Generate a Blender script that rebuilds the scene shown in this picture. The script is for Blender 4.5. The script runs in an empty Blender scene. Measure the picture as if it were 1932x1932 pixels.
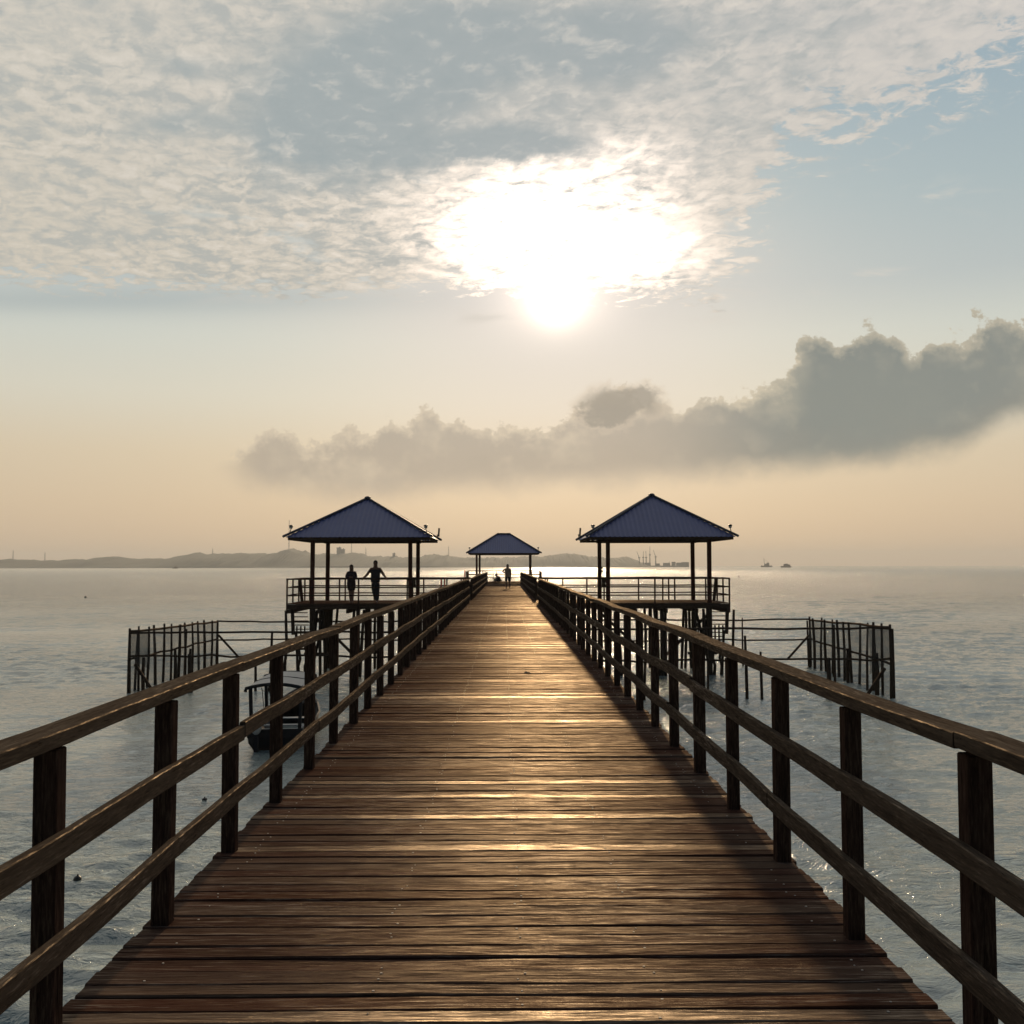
import bpy, bmesh, math, random
from mathutils import Vector, Matrix, noise as mnoise
R = random.Random(7)
S = bpy.context.scene
COL = S.collection
rad = math.radians
def lin(c):
    out = []
    for v in c:
        v /= 255.0
        out.append(v/12.92 if v <= .04045 else ((v+.055)/1.055)**2.4)
    return tuple(out)

# ------------------------------------------------------------------ camera
WATER = -3.15
EYE = 1.6
PITCH, YAW = math.atan(102/1932), math.atan(15/1932)
cam_d = bpy.data.cameras.new('camera'); cam = bpy.data.objects.new('camera', cam_d); COL.objects.link(cam)
cam_d.sensor_width = 36; cam_d.lens = 36.0; cam_d.clip_start = .05; cam_d.clip_end = 40000
cam.location = (0, 0, EYE)
cam.rotation_euler = (Matrix.Rotation(-YAW, 3, 'Z') @ Matrix.Rotation(rad(90)+PITCH, 3, 'X') @ Matrix.Rotation(rad(-.1), 3, 'Z')).to_euler()
S.camera = cam

# sight lines measured in the photograph (1932 px frame), used to place things in the world
def ray(x, y):
    X = (x-966)/1932; Z0 = (966-y)/1932
    Y = math.cos(PITCH)-math.sin(PITCH)*Z0; Z = math.sin(PITCH)+math.cos(PITCH)*Z0
    return (X*math.cos(YAW)+Y*math.sin(YAW), -X*math.sin(YAW)+Y*math.cos(YAW), Z)
def at(x, y, D):
    X, Y, Z = ray(x, y); t = D/Y
    return Vector((X*t, D, EYE+Z*t))
def uv(x, y):
    X, Y, Z = ray(x, y)
    return X/Y, Z/Y

# ------------------------------------------------------------------ sun, sky, exposure
SUN_AZ, SUN_EL = rad(2.95), rad(15.4)
sd = bpy.data.lights.new('sun', 'SUN'); sun = bpy.data.objects.new('sun', sd); COL.objects.link(sun)
sd.energy = 3.2; sd.angle = rad(1.5); sd.color = (1.0, .74, .46)
sdir = Vector((math.sin(SUN_AZ)*math.cos(SUN_EL), math.cos(SUN_AZ)*math.cos(SUN_EL), math.sin(SUN_EL)))
sun.rotation_euler = sdir.to_track_quat('Z', 'Y').to_euler()
S.view_settings.view_transform = 'Standard'; S.view_settings.look = 'None'
S.view_settings.exposure = 0; S.view_settings.gamma = 1; S.view_settings.use_curve_mapping = False
S.cycles.volume_bounces = 0; S.cycles.max_bounces = 8; S.cycles.use_denoising = True
S.cycles.sample_clamp_indirect = 3; S.cycles.sample_clamp_direct = 80

class V:                                   # tiny node-maths wrapper
    def __init__(s, nt, sock): s.nt, s.s = nt, sock
    def _m(s, op, *a, clamp=False):
        n = s.nt.nodes.new('ShaderNodeMath'); n.operation = op; n.use_clamp = clamp
        for i, v in enumerate((s,)+a):
            if isinstance(v, V): s.nt.links.new(v.s, n.inputs[i])
            else: n.inputs[i].default_value = v
        return V(s.nt, n.outputs[0])
    def __add__(s, o): return s._m('ADD', o)
    __radd__ = __add__
    def __mul__(s, o): return s._m('MULTIPLY', o)
    __rmul__ = __mul__
    def __sub__(s, o): return s._m('SUBTRACT', o)
    def __rsub__(s, o): return s._m('MULTIPLY', -1)+o
    def __truediv__(s, o): return s._m('DIVIDE', o)
    def __rtruediv__(s, o): return s._m('POWER', -1.0)*o
    def max(s, o): return s._m('MAXIMUM', o)
    def min(s, o): return s._m('MINIMUM', o)
    def abs(s): return s._m('ABSOLUTE')
    def exp(s): return s._m('EXPONENT')
    def sqrt(s): return s._m('SQRT')
    def clamp(s): return s._m('ADD', 0.0, clamp=True)
    def smooth(s, a, b, lo=0.0, hi=1.0):
        n = s.nt.nodes.new('ShaderNodeMapRange'); n.interpolation_type = 'SMOOTHSTEP'
        s.nt.links.new(s.s, n.inputs[0])
        for i, v in zip((1, 2, 3, 4), (a, b, lo, hi)): n.inputs[i].default_value = v
        return V(s.nt, n.outputs[0])
    def curve(s, pts, x0, x1, y0, y1):
        t = (s-x0)/(x1-x0)
        n = s.nt.nodes.new('ShaderNodeFloatCurve'); s.nt.links.new(t.clamp().s, n.inputs['Value'])
        c = n.mapping.curves[0]; q = [((p[0]-x0)/(x1-x0), (p[1]-y0)/(y1-y0)) for p in pts]
        q = sorted(q)
        c.points[0].location = q[0]; c.points[1].location = q[-1]
        for p in q[1:-1]: c.points.new(*p)
        n.mapping.update()
        return V(s.nt, n.outputs[0])*(y1-y0)+y0
def xyz(nt, x, y, z):
    n = nt.nodes.new('ShaderNodeCombineXYZ')
    for i, v in enumerate((x, y, z)):
        if isinstance(v, V): nt.links.new(v.s, n.inputs[i])
        else: n.inputs[i].default_value = v
    return V(nt, n.outputs[0])
def sep(nt, vec):
    n = nt.nodes.new('ShaderNodeSeparateXYZ'); nt.links.new(vec.s, n.inputs[0])
    return [V(nt, o) for o in n.outputs]
def nz(nt, vec, scale=1.0, detail=3, rough=.55, dist=0.0):
    n = nt.nodes.new('ShaderNodeTexNoise'); nt.links.new(vec.s, n.inputs['Vector'])
    n.inputs['Scale'].default_value = scale; n.inputs['Detail'].default_value = detail
    n.inputs['Roughness'].default_value = rough; n.inputs['Distortion'].default_value = dist
    return V(nt, n.outputs[0])
def vor(nt, vec, scale=1.0, smooth=.4):
    n = nt.nodes.new('ShaderNodeTexVoronoi'); nt.links.new(vec.s, n.inputs['Vector']); n.feature = 'SMOOTH_F1'
    n.inputs['Scale'].default_value = scale; n.inputs['Smoothness'].default_value = smooth
    return V(nt, n.outputs[0])
def mixc(nt, f, a, b, mode='MIX'):
    n = nt.nodes.new('ShaderNodeMix'); n.data_type = 'RGBA'; n.blend_type = mode; n.clamp_factor = True
    fi, ai, bi = n.inputs[0], n.inputs[6], n.inputs[7]
    for sck, v in ((fi, f), (ai, a), (bi, b)):
        if isinstance(v, V): nt.links.new(v.s, sck)
        elif sck is fi: sck.default_value = v
        else: sck.default_value = (*v[:3], 1)
    return V(nt, n.outputs[2])

W = bpy.data.worlds.new('World'); S.world = W; W.use_nodes = True
nt = W.node_tree; nt.nodes.clear()
tc = nt.nodes.new('ShaderNodeTexCoord')
dx, dy, dz = sep(nt, V(nt, tc.outputs['Generated']))
front = dy.smooth(.05, .35)
yy = dy.max(.12)
u = dx/yy; v = dz/yy
PX = 1/1932.0
def uvp(x, y): return uv(x, y)
# clear air: colour by height above the horizon
def ramp(val, stops, x0, x1):
    n = nt.nodes.new('ShaderNodeValToRGB'); nt.links.new(((val-x0)/(x1-x0)).s, n.inputs[0])
    e = n.color_ramp.elements
    q = [((p-x0)/(x1-x0), (*lin(c), 1)) for p, c in stops]
    e[0].position, e[0].color = q[0]; e[1].position, e[1].color = q[-1]
    for p, c in q[1:-1]:
        el = e.new(p); el.color = c
    return V(nt, n.outputs[0])
vy = lambda y: uv(951, y)[1]
el = dz/((dx*dx+dy*dy).sqrt().max(.02))       # tangent of the elevation, works all round
base = ramp(el, [(vy(1066), (203, 177, 150)), (vy(960), (212, 189, 160)), (vy(860), (214, 197, 170)), (vy(760), (213, 208, 191)),
                 (vy(650), (203, 207, 198)), (vy(560), (182, 191, 191)), (vy(400), (168, 184, 188)), (vy(200), (154, 174, 184)),
                 (1.2, (92, 120, 146)), (3.0, (60, 84, 112))], 0, 3.0)
sky = nt.nodes.new('ShaderNodeTexSky'); sky.sky_type = 'NISHITA'; sky.sun_disc = False
sky.sun_elevation = SUN_EL; sky.sun_rotation = SUN_AZ; sky.dust_density = 2; sky.air_density = 1.2; sky.altitude = 0
nish = V(nt, sky.outputs[0])
ten = nt.nodes.new('ShaderNodeVectorMath'); ten.operation = 'SCALE'; ten.inputs[3].default_value = .1
nt.links.new(nish.s, ten.inputs[0]); nish = V(nt, ten.outputs[0])
frontsky = mixc(nt, .05, base, nish)
backsky = mixc(nt, .75, base, nish)
backdim = mixc(nt, 1.0, backsky, (.34, .35, .38), 'MULTIPLY')
air = mixc(nt, dy.smooth(-.5, .5), backdim, frontsky)

P0 = xyz(nt, u, v, 0.0)
def gauss(x, y, sx, sy, uu=None, vv=None):
    a, b = uvp(x, y); uu = u if uu is None else uu; vv = v if vv is None else vv
    du = (uu-a)/(sx*PX); dv = (vv-b)/(sy*PX)
    return ((du*du+dv*dv)*-1).exp()
# warm glow of the sun through the air
g1 = gauss(1050, 520, 300, 240)
g2 = gauss(1050, 556, 40, 44)
g3 = gauss(1050, 640, 430, 260)
air = mixc(nt, (g3*.42).clamp(), air, lin((226, 213, 202)))
air = mixc(nt, (g1*.40).clamp(), air, lin((244, 232, 228)))

# --- altocumulus sheet, textured on a high flat layer so that it shrinks towards the horizon
hh = v.max(0.0)+.16
lu = u/hh; lv = 1.0/hh
L = xyz(nt, lu*1.0+lv*.25, lv*.75, 0.0)
wl = nz(nt, L, 1.1, 4, .6)
wf = nz(nt, L, 6.5, 6, .62)
edge_pts = [(-80, 520), (0, 528), (200, 536), (400, 545), (600, 552), (840, 545), (900, 548), (960, 552), (1100, 556), (1180, 560), (1300, 552), (1340, 520), (1375, 450), (1410, 400), (1440, 330),
            (1465, 270), (1520, 235), (1600, 222), (1700, 188), (1780, 150), (1860, 112), (1932, 85), (2050, 20)]
eu = u+(wl-.5)*.10+(wf-.5)*.10
edge = eu.curve([uv(*p) for p in edge_pts], -.62, .62, 0, .75)
right = u.smooth(.15, .22)
dedge = (v-edge)+(wf-.5)*.03+(wl-.5)*.035
mottle_in = nz(nt, xyz(nt, lu*1.0+lv*.6, lv*1.5-lu*.3, 3.0), 17, 7, .66, .5)
holes = nz(nt, xyz(nt, lu, lv*1.8, 9.0), 3.2, 5, .62, .3)
# ragged islands along the right-hand fringe
fringe = (dedge.smooth(-.075, .0)*right*v.smooth(.24, .28))*mottle_in.smooth(.52, .60)
slope = right*-26.0+38.0
sheet = (dedge*slope+(mottle_in-.5)*4.0+.20+right*.12).smooth(0, .55)
sheet = sheet.max(fringe*.85)
nearlow = dedge.smooth(.17, .02)
sheet = sheet*(1-holes.smooth(.60, .68)*nearlow*.75)
# thick, shaded parts
wu = u+(wl-.5)*.13+(wf-.5)*.05
wv = v+(wf-.5)*.07+(wl-.5)*.07
thick = None
for (x, y, sx, sy, a) in [(700, 170, 270, 125, 1.25), (900, 60, 260, 100, 1.2), (540, 265, 190, 52, .85), (960, 286, 160, 40, 1.5), (1080, 220, 110, 60, .5),
                          (330, 128, 90, 34, .75), (320, 232, 90, 34, .7), (1190, 70, 130, 90, .95), (1440, 60, 190, 70, .6), (640, 340, 160, 34, .45),
                          (120, 60, 190, 50, .35), (1650, 30, 200, 40, .35), (1290, 190, 120, 34, .4)]:
    g = gauss(x, y, sx, sy, wu, wv)*a
    thick = g if thick is None else thick+g
thick = (thick+(wl-.5)*1.3+(wf-.5)*1.0).smooth(.25, 1.2)
cell = vor(nt, xyz(nt, lu*1.0+lv*.35+(wf-.5)*.35, lv*1.15-lu*.2+(wf-.5)*.3, 0.0), 24.0, .35)
mott = mottle_in*1.0+(.42-cell)*.42-.02
mott = (mott-.5)*(1-thick*.45)*wl.smooth(.32, .62, .55, 1.35)+(nz(nt, L, 3.0, 5, .6)-.5)*.35
litc = mixc(nt, (u+.5).clamp(), lin((208, 202, 190)), lin((208, 203, 197)))
litc = mixc(nt, el.smooth(vy(560), vy(150)), mixc(nt, .5, litc, lin((208, 197, 178))), litc)
shade = mixc(nt, (u+.5).clamp(), lin((153, 166, 169)), lin((164, 171, 174)))
cc = mixc(nt, thick*.85, litc, shade)
cc = mixc(nt, (mott*-4.2).clamp()*.55, cc, lin((156, 166, 168)))
cc = mixc(nt, (mott*4.0).clamp()*.62, cc, lin((226, 218, 206)))
# sunlight coming through the thin part of the sheet
thin = 1-thick*.93
tr = gauss(1050, 430, 330, 170)*.42+gauss(1035, 445, 155, 96, u+(wf-.5)*.05, v+(wf-.5)*.04)*3.2+gauss(1190, 300, 90, 45)*.40+gauss(1210, 480, 110, 62, u+(wf-.5)*.08, v+(wf-.5)*.04)*.8
tr = tr*thin*(1+mott*3.0).max(.1)
def addc(a, col, f):
    n = nt.nodes.new('ShaderNodeVectorMath'); n.operation = 'SCALE'; n.inputs[0].default_value = col
    nt.links.new(f.s, n.inputs[3])
    m = nt.nodes.new('ShaderNodeVectorMath'); m.operation = 'ADD'
    nt.links.new(a.s, m.inputs[0]); nt.links.new(n.outputs[0], m.inputs[1])
    return V(nt, m.outputs[0])
cc = addc(cc, (1.0, .80, .66), tr)
col = mixc(nt, sheet*front*.97, air, cc)
col = addc(col, (3.0, 2.75, 2.3), g2*.55)
col = addc(col, (.62, .50, .40), gauss(1050, 552, 100, 72))
# wisps on the right
wis = nz(nt, xyz(nt, u*1.0, v*4.2, 5.0), 9, 5, .6, .5).smooth(.52, .70)
wm = gauss(1720, 375, 170, 26)+gauss(1640, 520, 70, 14)+gauss(900, 598, 60, 12)+gauss(1450, 560, 150, 60)*.6+gauss(650, 565, 230, 14)*1.2+gauss(1320, 590, 60, 12)
col = mixc(nt, (wis*wm*.75).clamp(), col, lin((222, 214, 202)))
col = mixc(nt, (gauss(150, 565, 520, 26)*.45).clamp()*front, col, lin((158, 170, 173)))

# --- long cumulus bank above the horizon
Cn = xyz(nt, u, v*1.15, 0.0)
b1 = nz(nt, Cn, 19, 6, .6); b2 = nz(nt, Cn, 80, 7, .68)
bil = vor(nt, xyz(nt, u+(b1-.5)*.03, v+(b1-.5)*.03, 2.0), 30, .22)
top_pts = [(-80, 850), (340, 850), (420, 838), (500, 806), (540, 808), (570, 815), (640, 808), (700, 800), (735, 778), (765, 792), (815, 764), (840, 785), (885, 776), (905, 795), (985, 800),
           (1060, 782), (1100, 752), (1140, 733), (1200, 726), (1250, 745), (1290, 762), (1340, 742), (1400, 735), (1455, 712), (1495, 688), (1510, 645), (1545, 628), (1600, 634), (1640, 624),
           (1690, 628), (1722, 662), (1760, 642), (1830, 612), (1880, 604), (1932, 610), (2050, 600)]
tu = u+(b1-.5)*.014+(b2-.5)*.008
top = tu.curve([uv(*p) for p in top_pts], -.62, .62, 0, .75)
bot_pts = [(-80, 905), (400, 892), (480, 922), (600, 940), (900, 930), (1300, 908), (1500, 890), (1700, 874), (1800, 856), (1870, 820), (1932, 792), (2050, 760)]
bot = u.curve([uv(*p) for p in bot_pts], -.62, .62, 0, .75)
dt = (top-v)+(b2-.5)*.040+(b1-.5)*.040-(bil-.22)*.026+.004
db = (v-bot)+(b1-.5)*.03
body = dt.smooth(-.001, .004)*db.smooth(-.012, .024)*u.smooth(uv(385, 850)[0], uv(500, 850)[0])
rsd = u.smooth(uv(1150, 800)[0], uv(1560, 800)[0])
inner = mixc(nt, rsd, lin((176, 164, 149)), lin((132, 137, 132)))
inner = mixc(nt, db.smooth(.05, -.01)*.55, inner, mixc(nt, rsd, lin((180, 165, 147)), lin((152, 146, 132))))
rimc = mixc(nt, rsd, lin((232, 214, 186)), lin((206, 194, 170)))
rim = dt.smooth(.020, .001)
rim2 = (nz(nt, Cn, 8, 4, .6).smooth(.50, .64))*dt.smooth(.075, .01)*.75
ccu = mixc(nt, (rim*.65+rim2*(1.15-rsd*.6)).clamp(), inner, rimc)
ccu = mixc(nt, ((b1-.5)*2.2+(.3-bil)*.5).clamp()*(.75-rsd*.35), ccu, lin((214, 200, 174)))
ccu = mixc(nt, ((.5-b1)*2.0).clamp()*.5, ccu, lin((146, 144, 132)))
lump = gauss(1185, 770, 75, 36, u+(b1-.5)*.05+(b2-.5)*.02, v+(b1-.5)*.04+(b2-.5)*.02).smooth(.35, .6)
lump2 = gauss(1640, 760, 230, 90, u+(b1-.5)*.08, v+(b1-.5)*.06+(b2-.5)*.02).smooth(.3, .8)
ccu = mixc(nt, lump2*.65, ccu, lin((134, 139, 133)))
lraw = gauss(1185, 776, 80, 42, u+(b1-.5)*.05+(b2-.5)*.022+(bil-.3)*.02, v+(b1-.5)*.04+(b2-.5)*.022-(bil-.3)*.02)
col = mixc(nt, body*front*(rsd*.18+.78), col, ccu)
col = mixc(nt, lraw.smooth(.20, .42)*.45, col, lin((222, 204, 180)))
col = mixc(nt, lraw.smooth(.34, .66)*.80, col, lin((163, 154, 140)))
bg = nt.nodes.new('ShaderNodeBackground'); bg.inputs[1].default_value = .1
x10 = nt.nodes.new('ShaderNodeVectorMath'); x10.operation = 'SCALE'; x10.inputs[3].default_value = 10
nt.links.new(col.s, x10.inputs[0]); nt.links.new(x10.outputs[0], bg.inputs[0])
wo = nt.nodes.new('ShaderNodeOutputWorld'); nt.links.new(bg.outputs[0], wo.inputs[0])
W.cycles.sampling_method = 'MANUAL'; W.cycles.sample_map_resolution = 1024

# ------------------------------------------------------------------ materials
def mat(name):
    m = bpy.data.materials.new(name); m.use_nodes = True
    t = m.node_tree; b = t.nodes['Principled BSDF']
    return m, t, b
def link(t, a, b): t.links.new(a.s if isinstance(a, V) else a, b)
def bump(t, b, h, strength, dist):
    n = t.nodes.new('ShaderNodeBump'); n.inputs['Strength'].default_value = strength; n.inputs['Distance'].default_value = dist
    link(t, h, n.inputs['Height']); t.links.new(n.outputs[0], b.inputs['Normal'])
    return n
def coords(t, scale, kind='Object'):
    c = t.nodes.new('ShaderNodeTexCoord')
    m = t.nodes.new('ShaderNodeMapping'); m.inputs['Scale'].default_value = scale
    t.links.new(c.outputs[kind], m.inputs[0])
    return V(t, m.outputs[0])
def attr(t, name):
    n = t.nodes.new('ShaderNodeAttribute'); n.attribute_name = name
    return V(t, n.outputs['Fac'])

def wood(name, dark, light, worn, axis, wornlo=.62, rough=(.42, .7), bumpd=.003, tone=False, gloss=.03, gcol=(.9, .72, .55), stretch=.8):
    m, t, b = mat(name)
    s = [9.0, 9.0, 9.0]; s[axis] = stretch
    c = coords(t, s)
    if tone:
        tn = attr(t, 'tone')
        x, y, z = sep(t, c); c = xyz(t, x+tn*37.0, y, z+tn*11.0)
    g = nz(t, c, 3.0, 6, .62, .5)
    g2 = nz(t, c, 14.0, 5, .7)
    big = nz(t, coords(t, (1, 1, 1)), .55, 3)
    col = mixc(t, g.smooth(.3, .7), dark, light)
    if tone: col = mixc(t, (tn-.5).abs()*.9, col, tuple(a*.45 for a in dark))
    if tone: col = mixc(t, tn.smooth(.6, 1)*.6, col, (.125, .088, .066))
    if tone: col = mixc(t, tn.smooth(.3, .1)*.45, col, (.085, .035, .022))
    wr = (g2*.55+g*.3+big*.25)
    f = wr.smooth(wornlo, wornlo+.09)
    col = mixc(t, f*.8, col, worn)
    crack = g2.smooth(.42, .33)
    col = mixc(t, crack*.75, col, tuple(a*.25 for a in dark))
    link(t, col, b.inputs['Base Color'])
    r = g.smooth(.3, .7, rough[1], rough[0])
    link(t, r, b.inputs['Roughness'])
    b.inputs['Specular IOR Level'].default_value = 0.0
    bn = bump(t, b, g*.6+g2*.7-crack*.5, .8, bumpd)
    gl_ = t.nodes.new('ShaderNodeBsdfGlossy'); gl_.inputs['Color'].default_value = (*gcol, 1); link(t, r, gl_.inputs['Roughness'])
    t.links.new(bn.outputs[0], gl_.inputs['Normal'])
    mx = t.nodes.new('ShaderNodeMixShader'); t.links.new(b.outputs[0], mx.inputs[1]); t.links.new(gl_.outputs[0], mx.inputs[2])
    gf = (g2.smooth(.46, .66)*(big.smooth(.3, .7)*1.2+1.0)+.20)*gloss
    if tone: gf = gf*(tn.smooth(.935, .95)*2.6+.9)
    link(t, gf, mx.inputs[0])
    t.links.new(mx.outputs[0], t.nodes['Material Output'].inputs['Surface'])
    return m
M = {}
M['deck'] = wood('weathered_deck_wood', (.034, .016, .012), (.092, .051, .039), (.26, .21, .17), 0, .58, (.22, .36), .0045, True, .029, (1.0, .82, .62), .34)
M['rail'] = wood('weathered_rail_wood', (.046, .035, .027), (.088, .069, .053), (.18, .15, .125), 1, .60, (.36, .56), .0016, False, .036, (.95, .76, .56))
M['post'] = wood('dark_post_wood', (.022, .013, .011), (.050, .030, .024), (.12, .09, .07), 2, .66, (.4, .6), .002)
M['pile'] = wood('wet_pile_wood', (.020, .015, .013), (.045, .034, .028), (.09, .08, .07), 2, .66, (.5, .8), .004)
M['beam'] = wood('dark_beam_wood', (.030, .020, .016), (.060, .042, .032), (.14, .11, .09), 0, .66, (.5, .7), .002)
M['redpost'] = wood('red_painted_wood', (.28, .03, .02), (.42, .06, .04), (.2, .1, .08), 2, .68)
def plain(name, c, rough=.6, metal=0.0, var=.25, scale=3.0, bd=0.0, spec=.5):
    m, t, b = mat(name)
    n = nz(t, coords(t, (1, 1, 1)), scale, 5, .6)
    col = mixc(t, n, tuple(a*(1-var) for a in c), tuple(a*(1+var) for a in c))
    link(t, col, b.inputs['Base Color'])
    b.inputs['Roughness'].default_value = rough; b.inputs['Metallic'].default_value = metal
    b.inputs['Specular IOR Level'].default_value = spec
    if bd: bump(t, b, n, 1, bd)
    return m
M['nail'] = plain('nail_head_metal', (.34, .30, .26), .7, 0, .5, 20)
M['roof'] = plain('blue_roof_sheet', (.050, .080, .24), .5, .0, .22, 1.6, 0, .6)
M['ridge'] = plain('dark_ridge_cap', (.025, .030, .055), .5, .0, .2)
M['column'] = wood('dark_red_column_wood', (.040, .014, .012), (.075, .026, .020), (.12, .08, .06), 2, .68)
M['lampmetal'] = plain('lamp_metal', (.03, .03, .03), .4, .6)
M['globe'] = plain('lamp_globe', (.45, .44, .40), .3)
M['hull'] = plain('boat_hull_paint', (.008, .009, .013), .8, 0, .3)
M['hullin'] = plain('boat_inner_paint', (.020, .022, .028), .6, 0, .3)
M['boatwood'] = plain('boat_bench_paint', (.40, .42, .43), .5)
M['motor'] = plain('outboard_cowl', (.50, .50, .48), .35)
M['rope'] = plain('rope_fibre', (.06, .05, .04), .9)
M['buoy'] = plain('buoy_rubber', (.018, .018, .018), .5)
M['skin'] = plain('skin', (.16, .085, .055), .6)
M['hair'] = plain('hair', (.01, .009, .008), .6)
M['darkcloth'] = plain('dark_cloth', (.022, .020, .026), .9)
M['dress'] = plain('dark_dress_cloth', (.030, .020, .026), .9)
M['shirt'] = plain('light_shirt_cloth', (.30, .22, .15), .9)
M['trouser'] = plain('dark_trousers_cloth', (.022, .022, .028), .9)
M['hill'] = plain('hill_forest', (.030, .040, .026), .95, 0, .4, .02)
M['far'] = plain('far_structure_paint', (.10, .10, .10), .8)
M['farship'] = plain('far_ship_paint', (.10, .07, .06), .7)
# canopy: pale ribbed tarpaulin
m, t, b = mat('canopy_sheet'); cx = coords(t, (1, 1, 1)); x, y, z = sep(t, cx)
w = (y*34).nt and V(t, (y*34.0)._m('SINE').s)
link(t, mixc(t, w*.5+.5, (.40, .38, .35), (.54, .52, .48)), b.inputs['Base Color']); b.inputs['Roughness'].default_value = .6
M['canopy'] = m
# netting: fine square mesh with open holes
m, t, b = mat('fish_netting'); cx = coords(t, (1, 1, 1)); x, y, z = sep(t, cx)
def gridline(a, k): return (a*k)._m('FRACT').smooth(.0, .01)*0+((a*k)._m('FRACT')-.5).abs().smooth(.40, .44)
gl = gridline(y+x*.9, 26.0).max(gridline(z, 26.0))
nn = nz(t, cx, .8, 3)
al = (gl*.42+nn*.34+.22).clamp()
b.inputs['Base Color'].default_value = (.035, .035, .035, 1); b.inputs['Roughness'].default_value = .9
link(t, al, b.inputs['Alpha'])
M['net'] = m
# sea
m, t, b = mat('sea_water'); c1 = coords(t, (1, 1, 1))
x, y, z = sep(t, c1)
b.inputs['Base Color'].default_value = (.27, .325, .310, 1)
link(t, y.smooth(40, 600, .07, .13), b.inputs['Roughness']); link(t, y.smooth(90, 800, .5, .40), b.inputs['Specular IOR Level']); b.inputs['IOR'].default_value = 1.75
wA = nz(t, xyz(t, x*.55+y*.1, y*1.5, 0.0), 1.0, 2, .5, .3)
wB = nz(t, xyz(t, x*2.5-y*.8, y*4.4, 4.0), 1.0, 4, .6, .6)
wC = nz(t, xyz(t, x*9.0+y*2, y*13.0, 8.0), 1.0, 3, .6, .5)
sw = nz(t, xyz(t, x*.12, y*.40, 1.0), 1.0, 2, .5)
patch = nz(t, xyz(t, x*.030, y*.060, 2.0), 1.0, 3, .55).smooth(.30, .70)
wM = nz(t, xyz(t, x*1.15+y*.35, y*2.3, 6.0), 1.0, 3, .55, .8)
rM = 1-(wM-.5).abs()*2; rB = 1-(wB-.5).abs()*2
far_ = y.smooth(60, 190)*y.smooth(250, 1600, .9, .22)
hgt = (sw*.5+wA*.34+rM*.26+rB*.12)*far_+(rB*.055+wC*.020)*(patch+.4)
bump(t, b, hgt, 1.0, 1.0)
M['sea'] = m

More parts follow.
